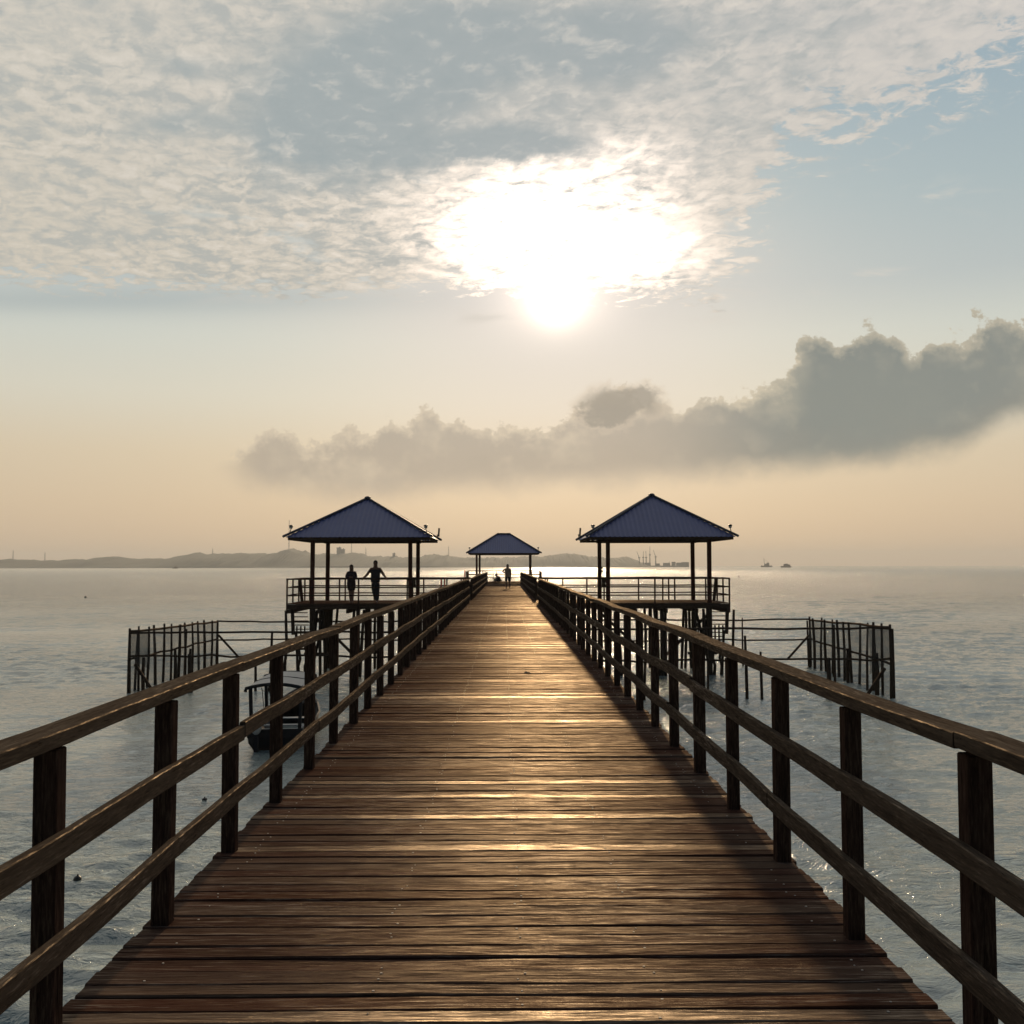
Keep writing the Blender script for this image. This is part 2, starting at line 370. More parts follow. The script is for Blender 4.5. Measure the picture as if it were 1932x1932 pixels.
# ------------------------------------------------------------------ mesh building
class MB:
    def __init__(s): s.v, s.f, s.m, s.tone = [], [], [], []
    def add(s, vs, fs, mi=0, tone=.5):
        o = len(s.v); s.v += [tuple(q) for q in vs]
        for f in fs: s.f.append([i+o for i in f]); s.m.append(mi); s.tone.append(tone)
    def beam(s, p0, p1, w, h, up=(0, 0, 1), mi=0, w1=None, h1=None, tone=.5):
        p0, p1 = Vector(p0), Vector(p1); d = (p1-p0).normalized(); up = Vector(up)
        if abs(d.dot(up)) > .98: up = Vector((0, 1, 0))
        sd_ = d.cross(up).normalized(); u_ = sd_.cross(d).normalized()
        w1 = w if w1 is None else w1; h1 = h if h1 is None else h1
        vs = []
        for p, a, b_ in ((p0, w, h), (p1, w1, h1)):
            for i, j in ((-1, -1), (1, -1), (1, 1), (-1, 1)): vs.append(p+sd_*(i*a/2)+u_*(j*b_/2))
        s.add(vs, [(0, 1, 2, 3), (7, 6, 5, 4), (0, 4, 5, 1), (1, 5, 6, 2), (2, 6, 7, 3), (3, 7, 4, 0)], mi, tone)
    def box(s, c, d, mi=0):
        x, y, z = c; a, b_, e = (q/2 for q in d)
        vs = [(x+i*a, y+j*b_, z+k*e) for k in (-1, 1) for i, j in ((-1, -1), (1, -1), (1, 1), (-1, 1))]
        s.add(vs, [(3, 2, 1, 0), (4, 5, 6, 7), (0, 1, 5, 4), (1, 2, 6, 5), (2, 3, 7, 6), (3, 0, 4, 7)], mi)
    def tube(s, pts, r, n=8, mi=0):
        pts = [Vector(p) for p in pts]; k = len(pts)
        rs = r if isinstance(r, (list, tuple)) else [r]*k
        vs = []
        for i, p in enumerate(pts):
            d = (pts[min(i+1, k-1)]-pts[max(i-1, 0)]).normalized()
            a = Vector((0, 0, 1)) if abs(d.z) < .9 else Vector((0, 1, 0))
            e = d.cross(a).normalized(); f = e.cross(d)
            for j in range(n):
                q = 2*math.pi*j/n; vs.append(p+(e*math.cos(q)+f*math.sin(q))*rs[i])
        fs = [(i*n+j, i*n+(j+1) % n, (i+1)*n+(j+1) % n, (i+1)*n+j) for i in range(k-1) for j in range(n)]
        fs += [tuple(range(n-1, -1, -1)), tuple((k-1)*n+j for j in range(n))]
        s.add(vs, fs, mi)
    def ball(s, c, r, n=10, m_=7, mi=0, sz=(1, 1, 1)):
        vs = []
        for i in range(1, m_):
            a = math.pi*i/m_
            for j in range(n):
                q = 2*math.pi*j/n
                vs.append((c[0]+r*sz[0]*math.sin(a)*math.cos(q), c[1]+r*sz[1]*math.sin(a)*math.sin(q), c[2]+r*sz[2]*math.cos(a)))
        t0 = len(vs); vs += [(c[0], c[1], c[2]+r*sz[2]), (c[0], c[1], c[2]-r*sz[2])]
        fs = [(i*n+j, (i+1)*n+j, (i+1)*n+(j+1) % n, i*n+(j+1) % n) for i in range(m_-2) for j in range(n)]
        fs += [(t0, j, (j+1) % n) for j in range(n)]+[(t0+1, (m_-2)*n+(j+1) % n, (m_-2)*n+j) for j in range(n)]
        s.add(vs, fs, mi)
    def build(s, name, mats, parent=None, smooth=False, bevel=0.0):
        me = bpy.data.meshes.new(name); me.from_pydata(s.v, [], s.f)
        for mm in (mats if isinstance(mats, list) else [mats]): me.materials.append(mm)
        me.polygons.foreach_set('material_index', s.m)
        a = me.attributes.new('tone', 'FLOAT', 'FACE'); a.data.foreach_set('value', s.tone)
        if smooth: me.polygons.foreach_set('use_smooth', [True]*len(me.polygons))
        bm = bmesh.new(); bm.from_mesh(me); bmesh.ops.recalc_face_normals(bm, faces=bm.faces); bm.to_mesh(me); bm.free()
        me.update()
        o = bpy.data.objects.new(name, me); COL.objects.link(o)
        if parent: o.parent = parent; o.matrix_parent_inverse = Matrix.Identity(4)
        if bevel:
            bv = o.modifiers.new('bevel', 'BEVEL'); bv.width = bevel; bv.segments = 1; bv.limit_method = 'ANGLE'
        return o
def tag(o, label=None, cat=None, group=None, kind=None):
    for k, v_ in (('label', label), ('category', cat), ('group', group), ('kind', kind)):
        if v_: o[k] = v_
    return o
def empty(name, loc=(0, 0, 0), rz=0.0):
    o = bpy.data.objects.new(name, None); COL.objects.link(o); o.location = loc; o.rotation_euler = (0, 0, rz)
    o.empty_display_size = .3
    return o
def rnd(a, b): return R.uniform(a, b)

# ------------------------------------------------------------------ sea
import numpy as np
ys = [-900, -200, -60, -20, -5, 2]; yq = 4.0
while yq < 200: ys.append(yq); yq += .050+yq*.0027
ys += [215, 240, 300, 400, 700, 1200, 2500, 5000, 9000]
xs = [-7000, -2500, -900, -350, -160, -125]+list(np.arange(-115, -45, .42))+list(np.arange(-45, 45, .15))+list(np.arange(45, 115.1, .42))+[125, 160, 350, 900, 2500, 7000]
gx, gy = np.meshgrid(np.array(xs, dtype=float), np.array(ys, dtype=float))
rs = np.random.RandomState(5); hz_ = np.zeros_like(gx)
ss = lambda a, b_, t_: (lambda q_: q_*q_*(3-2*q_))(np.clip((t_-a)/(b_-a), 0, 1))
gust = .75+.35*np.sin(gx*.11+gy*.06+1.3)*np.sin(gy*.13-gx*.05)+.2*np.sin(gx*.31-gy*.23)
wx = gx+.35*np.sin(gy*.9+gx*.4)+.2*np.sin(gx*1.7-gy*.6); wy = gy+.30*np.sin(gx*.8-gy*.3)+.15*np.sin(gx*2.1+gy*.9)
for k_ in range(76):
    lam = .24*(2.4/.24)**(rs.rand()**1.7); th = rs.randn()*.55+.12; kk = 2*math.pi/lam
    fade = (1-ss(lam*65, lam*130, gy))*(1-ss(40, 50, np.abs(gx)) if lam < .9 else 1.0)
    ph_ = kk*(math.sin(th)*wx+math.cos(th)*wy)+rs.rand()*6.283
    sl = .042*(1.0 if lam < .9 else .62)
    hz_ += sl/kk*(np.sin(ph_)+.28*np.sin(2*ph_+.6))*fade
hz_ *= gust*ss(3, 9, gy)*(1-ss(150, 198, gy))*(1-ss(100, 114, np.abs(gx)))
me = bpy.data.meshes.new('sea'); ny_, nx_ = gx.shape
co = np.stack([gx, gy, WATER+hz_], -1).reshape(-1, 3).astype(np.float32)
ii = (np.arange(ny_-1)[:, None]*nx_+np.arange(nx_-1)[None, :]).ravel()
qd = np.stack([ii, ii+1, ii+nx_+1, ii+nx_], -1).astype(np.int32)
me.vertices.add(len(co)); me.vertices.foreach_set('co', co.ravel())
me.loops.add(qd.size); me.loops.foreach_set('vertex_index', qd.ravel())
me.polygons.add(len(qd)); me.polygons.foreach_set('loop_start', np.arange(0, qd.size, 4, dtype=np.int32)); me.polygons.foreach_set('loop_total', np.full(len(qd), 4, dtype=np.int32))
me.update(calc_edges=True); me.polygons.foreach_set('use_smooth', [True]*len(qd)); me.materials.append(M['sea'])
sea = bpy.data.objects.new('sea', me); COL.objects.link(sea); tag(sea, kind='structure')

# ------------------------------------------------------------------ far shore: one long wooded ridge with depth
def s2v(x, y): return x/1.2671, y/1.2671
D_H = 4200.0
prof = []
for x, y in [(0, 150), (60, 148), (130, 150), (250, 155), (380, 157), (470, 155), (500, 143), (530, 152), (600, 160), (640, 145), (700, 135), (780, 129), (830, 143), (900, 148), (960, 143), (1100, 145),
             (1180, 138), (1230, 120), (1310, 107), (1360, 115), (1450, 112), (1600, 109), (1720, 110), (1770, 117), (1800, 108), (1850, 106), (1880, 92)]:
    prof.append(s2v(x/2.76, 1280+y/2.76+1.2))
for x, y in [(100, 480), (125, 462), (150, 456), (180, 450), (215, 462), (250, 474), (275, 474), (300, 494), (340, 497), (390, 492), (410, 484), (480, 492), (560, 487), (640, 486), (680, 488), (720, 504), (790, 512),
             (900, 508), (1000, 516), (1100, 516), (1140, 500), (1200, 497), (1290, 503), (1380, 518), (1500, 520)]:
    prof.append(s2v(640+x/3.02, 1160+y/3.02))
for x, y in [(-60, 519), (60, 520), (100, 515), (200, 510), (300, 512), (350, 505), (400, 496), (450, 492), (520, 494), (600, 507), (700, 519), (750, 524), (850, 522), (900, 514), (930, 524), (960, 540), (990, 560), (1005, 574), (1040, 580)]:
    prof.append(s2v(1200+x/3.02, 1160+y/3.02))
prof = sorted(prof)
pw = [at(x, y, D_H) for x, y in prof]
def hill_h(x):
    for a, b_ in zip(pw, pw[1:]):
        if a.x <= x <= b_.x:
            f = (x-a.x)/max(b_.x-a.x, 1e-6); return a.z*(1-f)+b_.z*f-WATER
    return 2.0
x0, x1 = pw[0].x-700, pw[-1].x
mb = MB(); NX = 620; rows = [(-420, 0), (-400, .10), (-300, .42), (-200, .66), (-100, .88), (0, 1.0), (150, .8), (400, 0)]
vs = []
for (oy, k) in rows:
    for i in range(NX+1):
        x = x0+(x1-x0)*i/NX
        h = hill_h(x) if x > pw[0].x else pw[0].z-WATER
        j = mnoise.noise(Vector((x*.03, oy*.03, 0)))*4+mnoise.noise(Vector((x*.11, oy*.07, 5)))*5
        vs.append((x, D_H+oy+mnoise.noise(Vector((x*.004, oy, 3)))*40*(1 if k < .95 else 0), WATER-1+(h*k+(j*1.15 if k > .3 else 0) if k > 0 else 0)))
n = NX+1
mb.add(vs, [(r*n+i, r*n+i+1, (r+1)*n+i+1, (r+1)*n+i) for r in range(len(rows)-1) for i in range(NX)])
tag(mb.build('hills', M['hill']), kind='structure')

def mast(px, ytop, ybase, label, dd=0):
    D = D_H+dd; b0 = at(px, ybase, D); t0 = at(px, ytop, D); h = t0.z-b0.z+6
    e = empty('radio_mast', (b0.x, D, b0.z-6)); tag(e, label, 'mast', 'masts on the far shore')
    q = MB(); r = 1.3
    for a in range(3):
        an = a*2.094; q.tube([(r*2*math.cos(an), r*2*math.sin(an), 0), (r*.5*math.cos(an), r*.5*math.sin(an), h)], .45, 5)
    for k in range(1, 12):
        z = h*k/12; rr = r*2*(1-k/12)+r*.5*k/12
        for a in range(3):
            a0, a1 = a*2.094, (a+1)*2.094
            q.tube([(rr*math.cos(a0), rr*math.sin(a0), z), (rr*math.cos(a1), rr*math.sin(a1), z+h/12)], .25, 4)
    q.build('lattice', M['far'], e)
    q = MB(); q.tube([(0, 0, h), (0, 0, h+4)], .3, 5); q.build('antenna', M['far'], e)
for px, yt, yb, lab in [(24.3, 1037, 1053, 'thin mast at the far left end of the shore'), (84.4, 1041, 1056, 'thin mast on the low shore, second from the left'),
                        (401, 1034, 1043, 'short mast on the wooded shore left of the left pavilion'),
                        (545, 981, 1034, 'tallest thin mast on the hill at the left eave of the left pavilion'),
                        (663, 1022, 1042, 'mast on the ridge seen between the posts of the left pavilion'),
                        (690, 1034, 1044, 'faint mast right of the hilltop block, above the couple'),
                        (846, 1031, 1047, 'thin mast on the ridge between the left and the end pavilion')]:
    mast(px, yt, yb, lab)
def block(px0, px1, yt, yb, label, dd=-30):
    a, b_ = at(px0, yt, D_H+dd), at(px1, yb, D_H+dd)
    w, h = b_.x-a.x, a.z-b_.z+8
    e = empty('hilltop_building', ((a.x+b_.x)/2, D_H+dd, b_.z-8)); tag(e, label, 'building', 'buildings on the far hill')
    q = MB(); q.box((0, 0, h/2), (w, 26, h)); q.build('wall', M['far'], e)
    q = MB(); q.box((0, 0, h+1), (w+2, 28, 2)); q.box((w*.2, 0, h+3.5), (w*.3, 10, 3)); q.build('roof', M['far'], e)
block(636, 643, 1033.5, 1045, 'square block on the hilltop seen under the left pavilion')
block(643.4, 650, 1036.5, 1045, 'lower square block beside the taller hilltop block')
block(741, 745, 1044.5, 1050, 'small tower-like block on the ridge right of the man', -60)

# port spit with cranes
D_P = 3900.0
a, b_ = at(1203, 1064, D_P), at(1297, 1064, D_P)
e = empty('port_quay', ((a.x+b_.x)/2, D_P, WATER)); tag(e, 'low hazy quay with sheds running out from the hill end', 'quay')
W_ = b_.x-a.x
q = MB(); q.box((0, 0, 2.5), (W_, 60, 6)); q.build('quay_wall', M['far'], e)
for (fx, w, h) in [(-.30, 20, 9), (-.1, 14, 6), (.08, 24, 8), (.22, 12, 12), (.34, 22, 9), (.45, 26, 11)]:
    q = MB(); q.box((fx*W_, 0, 5.5+h/2), (w, 22, h)); q.beam((fx*W_-w/2, 0, 5.5+h+1), (fx*W_+w/2, 0, 5.5+h+1), 14, 2.5); q.build('shed', M['far'], e)
def crane(px, ytop, lean, label):
    b0 = at(px, 1066, D_P-20); t0 = at(px, ytop, D_P-20); h = t0.z-WATER-5.5
    e = empty('port_crane', (b0.x, D_P-20, WATER+5.5)); tag(e, label, 'crane', 'cranes on the far quay')
    q = MB(); q.beam((0, 0, 0), (0, 0, h*.55), 4, 4, w1=2.6, h1=2.6); q.box((0, 0, h*.56), (7, 6, 4)); q.build('tower', M['far'], e)
    q = MB(); q.beam((0, 0, h*.55), (lean, 0, h), 1.8, 1.8, w1=1.2, h1=1.2); q.beam((0, 0, h*.62), (lean*.9, 0, h*.93), .5, .5); q.build('jib', M['far'], e)
crane(1206, 1041, -9, 'leaning port crane closest to the end of the hill')
crane(1213.5, 1040, 1.0, 'upright port crane, second from the hill end')
crane(1219, 1040, -1.0, 'upright port crane in the middle of the cluster')
crane(1226, 1031, .7, 'tallest port crane on the quay')
crane(1237, 1038, -9, 'slanting port crane at the right of the crane cluster')
crane(1261, 1060, 4, 'low stubby crane by the sheds towards the quay end')

def ship(px0, px1, label, D, kind):
    a, b_ = at(px0, 1066, D), at(px1, 1066, D); L_ = b_.x-a.x
    e = empty('cargo_ship', ((a.x+b_.x)/2, D, WATER)); tag(e, label, 'ship', 'ships on the horizon')
    q = MB(); h = L_*.12; bm_ = L_*.2
    st = [(-.5, .6, 1.25), (-.4, 1, 1.1), (0, 1, 1), (.35, 1, 1.05), (.5, .15, 1.35)]
    vs = []
    for fx, wd, ht in st:
        for yy_, zz in ((-bm_/2*wd, h*ht), (-bm_/2*wd*.7, -1), (bm_/2*wd*.7, -1), (bm_/2*wd, h*ht)): vs.append((fx*L_, yy_, zz))
    fs = []
    for i in range(len(st)-1):
        for j in range(4): fs.append((i*4+j, i*4+(j+1) % 4, (i+1)*4+(j+1) % 4, (i+1)*4+j))
    fs += [(0, 1, 2, 3), (16, 17, 18, 19)]
    q.add(vs, fs); q.build('hull', M['farship'], e)
    if kind == 0:
        q = MB(); q.box((L_*.02, 0, h+L_*.09), (L_*.42, bm_*.8, L_*.18)); q.box((L_*.12, 0, h+L_*.23), (L_*.2, bm_*.6, L_*.1)); q.build('superstructure', M['far'], e)
        q = MB(); q.beam((-L_*.18, 0, h), (-L_*.24, 0, h+L_*.72), L_*.05, L_*.05, w1=L_*.02, h1=L_*.02); q.beam((-L_*.24, 0, h+L_*.6), (L_*.2, 0, h+L_*.3), L_*.012, L_*.012); q.build('derrick', M['far'], e)
    else:
        q = MB(); q.box((L_*.08, 0, h+L_*.09), (L_*.6, bm_*.85, L_*.16)); q.box((-L_*.02, 0, h+L_*.20), (L_*.34, bm_*.7, L_*.06)); q.build('superstructure', M['farship'], e)
        q = MB(); q.tube([(L_*.1, 0, h+L_*.2), (L_*.1, 0, h+L_*.30)], L_*.02, 8); q.build('funnel', M['farship'], e)
ship(1435.5, 1456.5, 'grey ship with a tall derrick on the horizon', 3300, 0)
ship(1473, 1492.5, 'dark squat ferry-like ship, right of the ship with the derrick', 2600, 1)
ship(325, 336, 'tiny low boat in front of the far shore at the left', 2600, 1)

# ------------------------------------------------------------------ pier
pier = tag(empty('wooden_pier', (0, 0, 0)), 'long straight brown plank pier running out to the end pavilion', 'pier')
PEND = 94.6
Y1, Y2 = 44.35, 48.45           # where the side platforms join
mb = MB()
y = -6.0
NXS = 14
while y < PEND:
    wdt = rnd(.098, .142); gap = rnd(.002, .007) if R.random() > .07 else rnd(.011, .020)
    yc = y+wdt/2; tone = R.random()
    zz = rnd(-.004, .004); tilt = rnd(-.030, .026); yawp = rnd(-.0035, .0035); ph = rnd(0, 99)
    bow = rnd(-.006, .006)
    xl, xr = -1.600-rnd(-.010, .014), 1.570+rnd(-.010, .018)
    vs = []
    h2 = wdt/2; bv = rnd(.004, .010); th = .035
    sec = [(-h2, -th), (-h2, -bv), (-h2+bv, 0), (0, rnd(-.002, .001)), (h2-bv, 0), (h2, -bv), (h2, -th)]
    for i in range(NXS+1):
        x = xl+(xr-xl)*i/NXS
        wob = mnoise.noise(Vector((x*1.3, ph, 0)))*.006+mnoise.noise(Vector((x*4, ph, 3)))*.0015
        wz = mnoise.noise(Vector((x*1.1, ph, 7)))*.005+bow*(x/1.55)**2
        for k, (sy, sz) in enumerate(sec):
            ee = mnoise.noise(Vector((x*5, ph, k*3.3)))*.0022
            vs.append((x, yc+sy+wob+yawp*x+ee, zz+sz+sy*tilt+wz))
    ns = len(sec)
    fs = [(i*ns+k, i*ns+(k+1) % ns, (i+1)*ns+(k+1) % ns, (i+1)*ns+k) for i in range(NXS) for k in range(ns)]
    fs += [tuple(range(ns)), tuple(NXS*ns+k for k in range(ns))]
    mb.add(vs, fs, 0, tone)
    if yc < 40:
        for nx in (-1.40, -.50, .065, .57, 1.40):
            for s_ in ((-1, 1) if R.random() > .8 else (R.choice((-1, 1)),) if R.random() > .35 else ()):
                cx_, cy_ = nx+rnd(-.02, .02), yc+s_*wdt*.22+yawp*nx
                cz = zz+(cy_-yc)*tilt+mnoise.noise(Vector((cx_*1.1, ph, 7)))*.005+bow*(cx_/1.55)**2+.0015
                rr = rnd(.0035, .006)
                ring = [(cx_+rr*math.cos(a*1.0472), cy_+rr*math.sin(a*1.0472), cz) for a in range(6)]
                low = [(p[0], p[1], cz-.006) for p in ring]
                mb.add(ring+low, [(0, 1, 2, 3, 4, 5)]+[(a, a+6, (a+1) % 6+6, (a+1) % 6) for a in range(6)], 1)
    y += wdt+gap
mb.build('deck', [M['deck'], M['nail']], pier)
for xj in (-1.42, -.50, .065, .57, 1.42):
    q = MB(); q.box((xj, (PEND-6)/2, -.055-.09), (.08, PEND+6, .18)); q.build('joist', M['beam'], pier)
yb_ = -5.0
while yb_ < PEND:
    q = MB(); q.box((0, yb_, -.26-.10), (3.3, .14, .2)); q.build('crossbeam', M['beam'], pier)
    for sx in (-1, 1):
        q = MB(); q.tube([(sx*1.25, yb_, -.47), (sx*(1.25+rnd(0, .08)), yb_+rnd(-.05, .05), -1.8), (sx*(1.28+rnd(0, .1)), yb_+rnd(-.06, .06), WATER-1)], [.10, .105, .11], 9)
        q.build('pile', M['pile'], pier, True)
    yb_ += 3.5

# ------------------------------------------------------------------ railings along the pier
def railing(side, ys, ystart, yend, label):
    e = empty('railing', (-1.545 if side < 0 else 1.512, ystart, 0)); tag(e, label, 'railing', 'railings along the pier')
    X = -1.545 if side < 0 else 1.512
    zoff = {}
    for k, yp in enumerate(ys):
        lean = rnd(-.006, .006); zoff[k] = rnd(-.012, .010); dxx = rnd(-.008, .008)
        q = MB(); w = rnd(.070, .084); tw = rnd(-.004, .004)
        q.beam((dxx, yp-ystart, -.30), (dxx+lean, yp-ystart+rnd(-.006, .006), 1.005+zoff[k]-.012), w, w, up=(0, 1, 0))
        q.build('post', M['post'], e, bevel=.005)
    # boards: top rail lies on the posts, two lower rails sit on their inner faces
    pts = [(yp-ystart) for yp in ys]
    def zat(lv, yv, wob):
        k = max(0, min(len(pts)-1, int(round((yv-pts[0])/1.17))))
        f = (yv-pts[0])/1.17; k0 = max(0, min(len(pts)-2, int(f))); fr = max(0, min(1, f-k0))
        z0 = zoff[k0]*(1-fr)+zoff[k0+1]*fr
        return lv+z0+wob
    for nm, lv, w, h, xi in (('top_rail', 1.035, .120, .052, -.005), ('middle_rail', .675, .036, .088, -.058), ('lower_rail', .330, .036, .086, -.058)):
        i = 0; offs = 0
        while i < len(pts)-1:
            j = min(len(pts)-1, i+R.choice((2, 3, 3)) if nm != 'top_rail' else i+R.choice((3, 4)))
            if len(pts)-1-j < 2: j = len(pts)-1
            a = pts[i]+.004 if i else pts[0]-.12; b2 = pts[j]-.004 if j < len(pts)-1 else pts[-1]+.07
            n_ = max(2, int((b2-a)/.19)); vs = []; ph = rnd(0, 99); za, zb = rnd(-.012, .012), rnd(-.012, .012)
            for s_ in range(n_+1):
                yv = a+(b2-a)*s_/n_; fr = s_/n_
                wob = (za*(1-fr)+zb*fr)+mnoise.noise(Vector((yv*1.1, ph, 0)))*(.014 if nm != 'top_rail' else .006)
                z = zat(lv, yv, wob); xo = side*(xi)+mnoise.noise(Vector((yv*.8, ph, 4)))*.006
                if nm == 'top_rail': z = zat(lv, yv, wob*.4)
                ww = w*(1+mnoise.noise(Vector((yv*1.5, ph, 9)))*.06); hh_ = h*(1+mnoise.noise(Vector((yv*1.6, ph, 14)))*.10)
                c = min(.004, ww*.2)
                for ax, az in ((-ww/2+c, -hh_/2), (ww/2-c, -hh_/2), (ww/2, -hh_/2+c), (ww/2, hh_/2-c), (ww/2-c, hh_/2), (-ww/2+c, hh_/2), (-ww/2, hh_/2-c), (-ww/2, -hh_/2+c)):
                    vs.append((xo+ax, yv, z+az))
            fs = [(s_*8+k, s_*8+(k+1) % 8, (s_+1)*8+(k+1) % 8, (s_+1)*8+k) for s_ in range(n_) for k in range(8)]
            fs += [tuple(range(8)), tuple(n_*8+k for k in range(8))]
            q = MB(); q.add(vs, fs); q.build(nm, M['rail'], e)
            i = j
    return e
nearL = [4.709+1.17*k for k in range(-5, 34) if 4.709+1.17*k < Y1-.3]+[Y1-.05]
nearR = [4.489+1.17*k for k in range(-5, 34) if 4.489+1.17*k < Y1-.3]+[Y1-.05]
farY = [Y2+.05+1.17*k for k in range(0, 38)]+[92.9]
railing(-1, nearL, nearL[0], Y1, 'near left-hand wooden railing of the pier, beside the moored boat')
railing(1, nearR, nearR[0], Y1, 'near right-hand wooden railing of the pier, casting its shadow on the planks')
railing(-1, farY, farY[0], 93, 'far left-hand railing of the pier, between the left platform and the end pavilion')
railing(1, farY, farY[0], 93, 'far right-hand railing of the pier, between the right platform and the end pavilion')

# ------------------------------------------------------------------ pavilions
def roof_parts(e, hx, hy, ez, az, ridge, cap_r):
    """hipped roof of corrugated sheet, centred on the empty; ridge = half length of the flat top along x"""
    q = MB(); rise = az-ez
    def slope(fn, half, hlen, rdg):
        # fn(a, t): a along the eave, t 0 at the eave .. 1 at the ridge
        n_ = int(half*2/.034); prev = None; vs = []; fs = []
        for i in range(n_+1):
            a = -half+2*half*i/n_
            tmax = 1.0 if abs(a) <= rdg else max(0.0, (half-abs(a))/(half-rdg))
            bz = math.sin(a*2*math.pi/.205)*(.011)
            bot_ = fn(a, -.01, bz); tp = fn(a, tmax, bz if tmax > .02 else 0)
            vs += [bot_, tp, (bot_[0], bot_[1], bot_[2]-.012)]
            if i: k = i*3; fs += [(k-3, k, k+1, k-2), (k-3, k-1, k+2, k)]
        q.add(vs, fs)
    slope(lambda a, t, b_: (a, -hy*(1-t), ez+rise*t+b_), hx, hy, ridge)
    slope(lambda a, t, b_: (-a, hy*(1-t), ez+rise*t+b_), hx, hy, ridge)
    slope(lambda a, t, b_: (ridge+(hx-ridge)*(1-t), a, ez+rise*t+b_), hy, hx, 0)
    slope(lambda a, t, b_: (-ridge-(hx-ridge)*(1-t), -a, ez+rise*t+b_), hy, hx, 0)
    roof = q.build('roof', M['roof'], e)
    for sx in (-1, 1):
        for sy in (-1, 1):
            q = MB(); q.tube([(sx*(hx+.12), sy*(hy+.12), ez+.0), (sx*ridge, 0, az+.03)], cap_r, 7); q.build('hip_cap', M['ridge'], roof)
    q = MB()
    if ridge > .05: q.tube([(-ridge-.05, 0, az+.04), (ridge+.05, 0, az+.04)], cap_r*1.2, 7)
    else: q.ball((0, 0, az+.03), cap_r*2.1, 10, 6, sz=(1.3, 1.3, .75))
    q.build('ridge_cap', M['ridge'], roof)
    q = MB()
    for sy in (-1, 1): q.box((0, sy*(hy-.06), ez-.09), (hx*2-.1, .04, .11))
    for sx in (-1, 1): q.box((sx*(hx-.06), 0, ez-.09), (.04, hy*2-.2, .11))
    q.build('fascia', M['beam'], roof)
    for k in range(7):
        xr_ = -hx*.8+hx*1.6*k/6
        tt = min(.97, (hx-abs(xr_))/(hx-ridge) if hx-abs(xr_) < hx-ridge else .97)*.95; ye, ze = hy*(1-tt), ez+(az-ez)*tt-.12
        q = MB(); q.beam((xr_, -hy+.02, ez-.10), (xr_, -ye, ze), .05, .09); q.beam((xr_, hy-.02, ez-.10), (xr_, ye, ze), .05, .09)
        q.build('rafter', M['beam'], roof)
    return roof
def lamp(e, x, y, z, lx, ly, kind=0):
    q = MB(); q.tube([(x, y, z-.05), (x+lx*.10, y+ly*.1, z+.13), (x+lx*.16, y+ly*.1, z+.27)], .018, 6)
    o = q.build('eave_lamp', M['lampmetal'], e)
    q = MB(); q.ball((x+lx*.16, y+ly*.1, z+.33), .075, 9, 7, sz=(1, 1, .9)); q.build('globe', M['globe'], o, True)
    q = MB(); q.ball((x+lx*.16, y+ly*.1, z+.385), .085, 9, 5, sz=(1.1, 1.1, .55)); q.build('shade', M['lampmetal'], o, True)
def floodlight(e, x, y, z):
    q = MB(); q.tube([(x, y, z-.05), (x-.05, y, z+.22)], .018, 6); q.beam((x-.05, y, z+.22), (x+.06, y, z+.16), .02, .02)
    o = q.build('floodlight', M['lampmetal'], e)
    q = MB(); q.beam((x+.02, y, z+.12), (x+.05, y, z+.52), .30, .07, up=(1, 0, 0)); q.build('panel', M['lampmetal'], o)

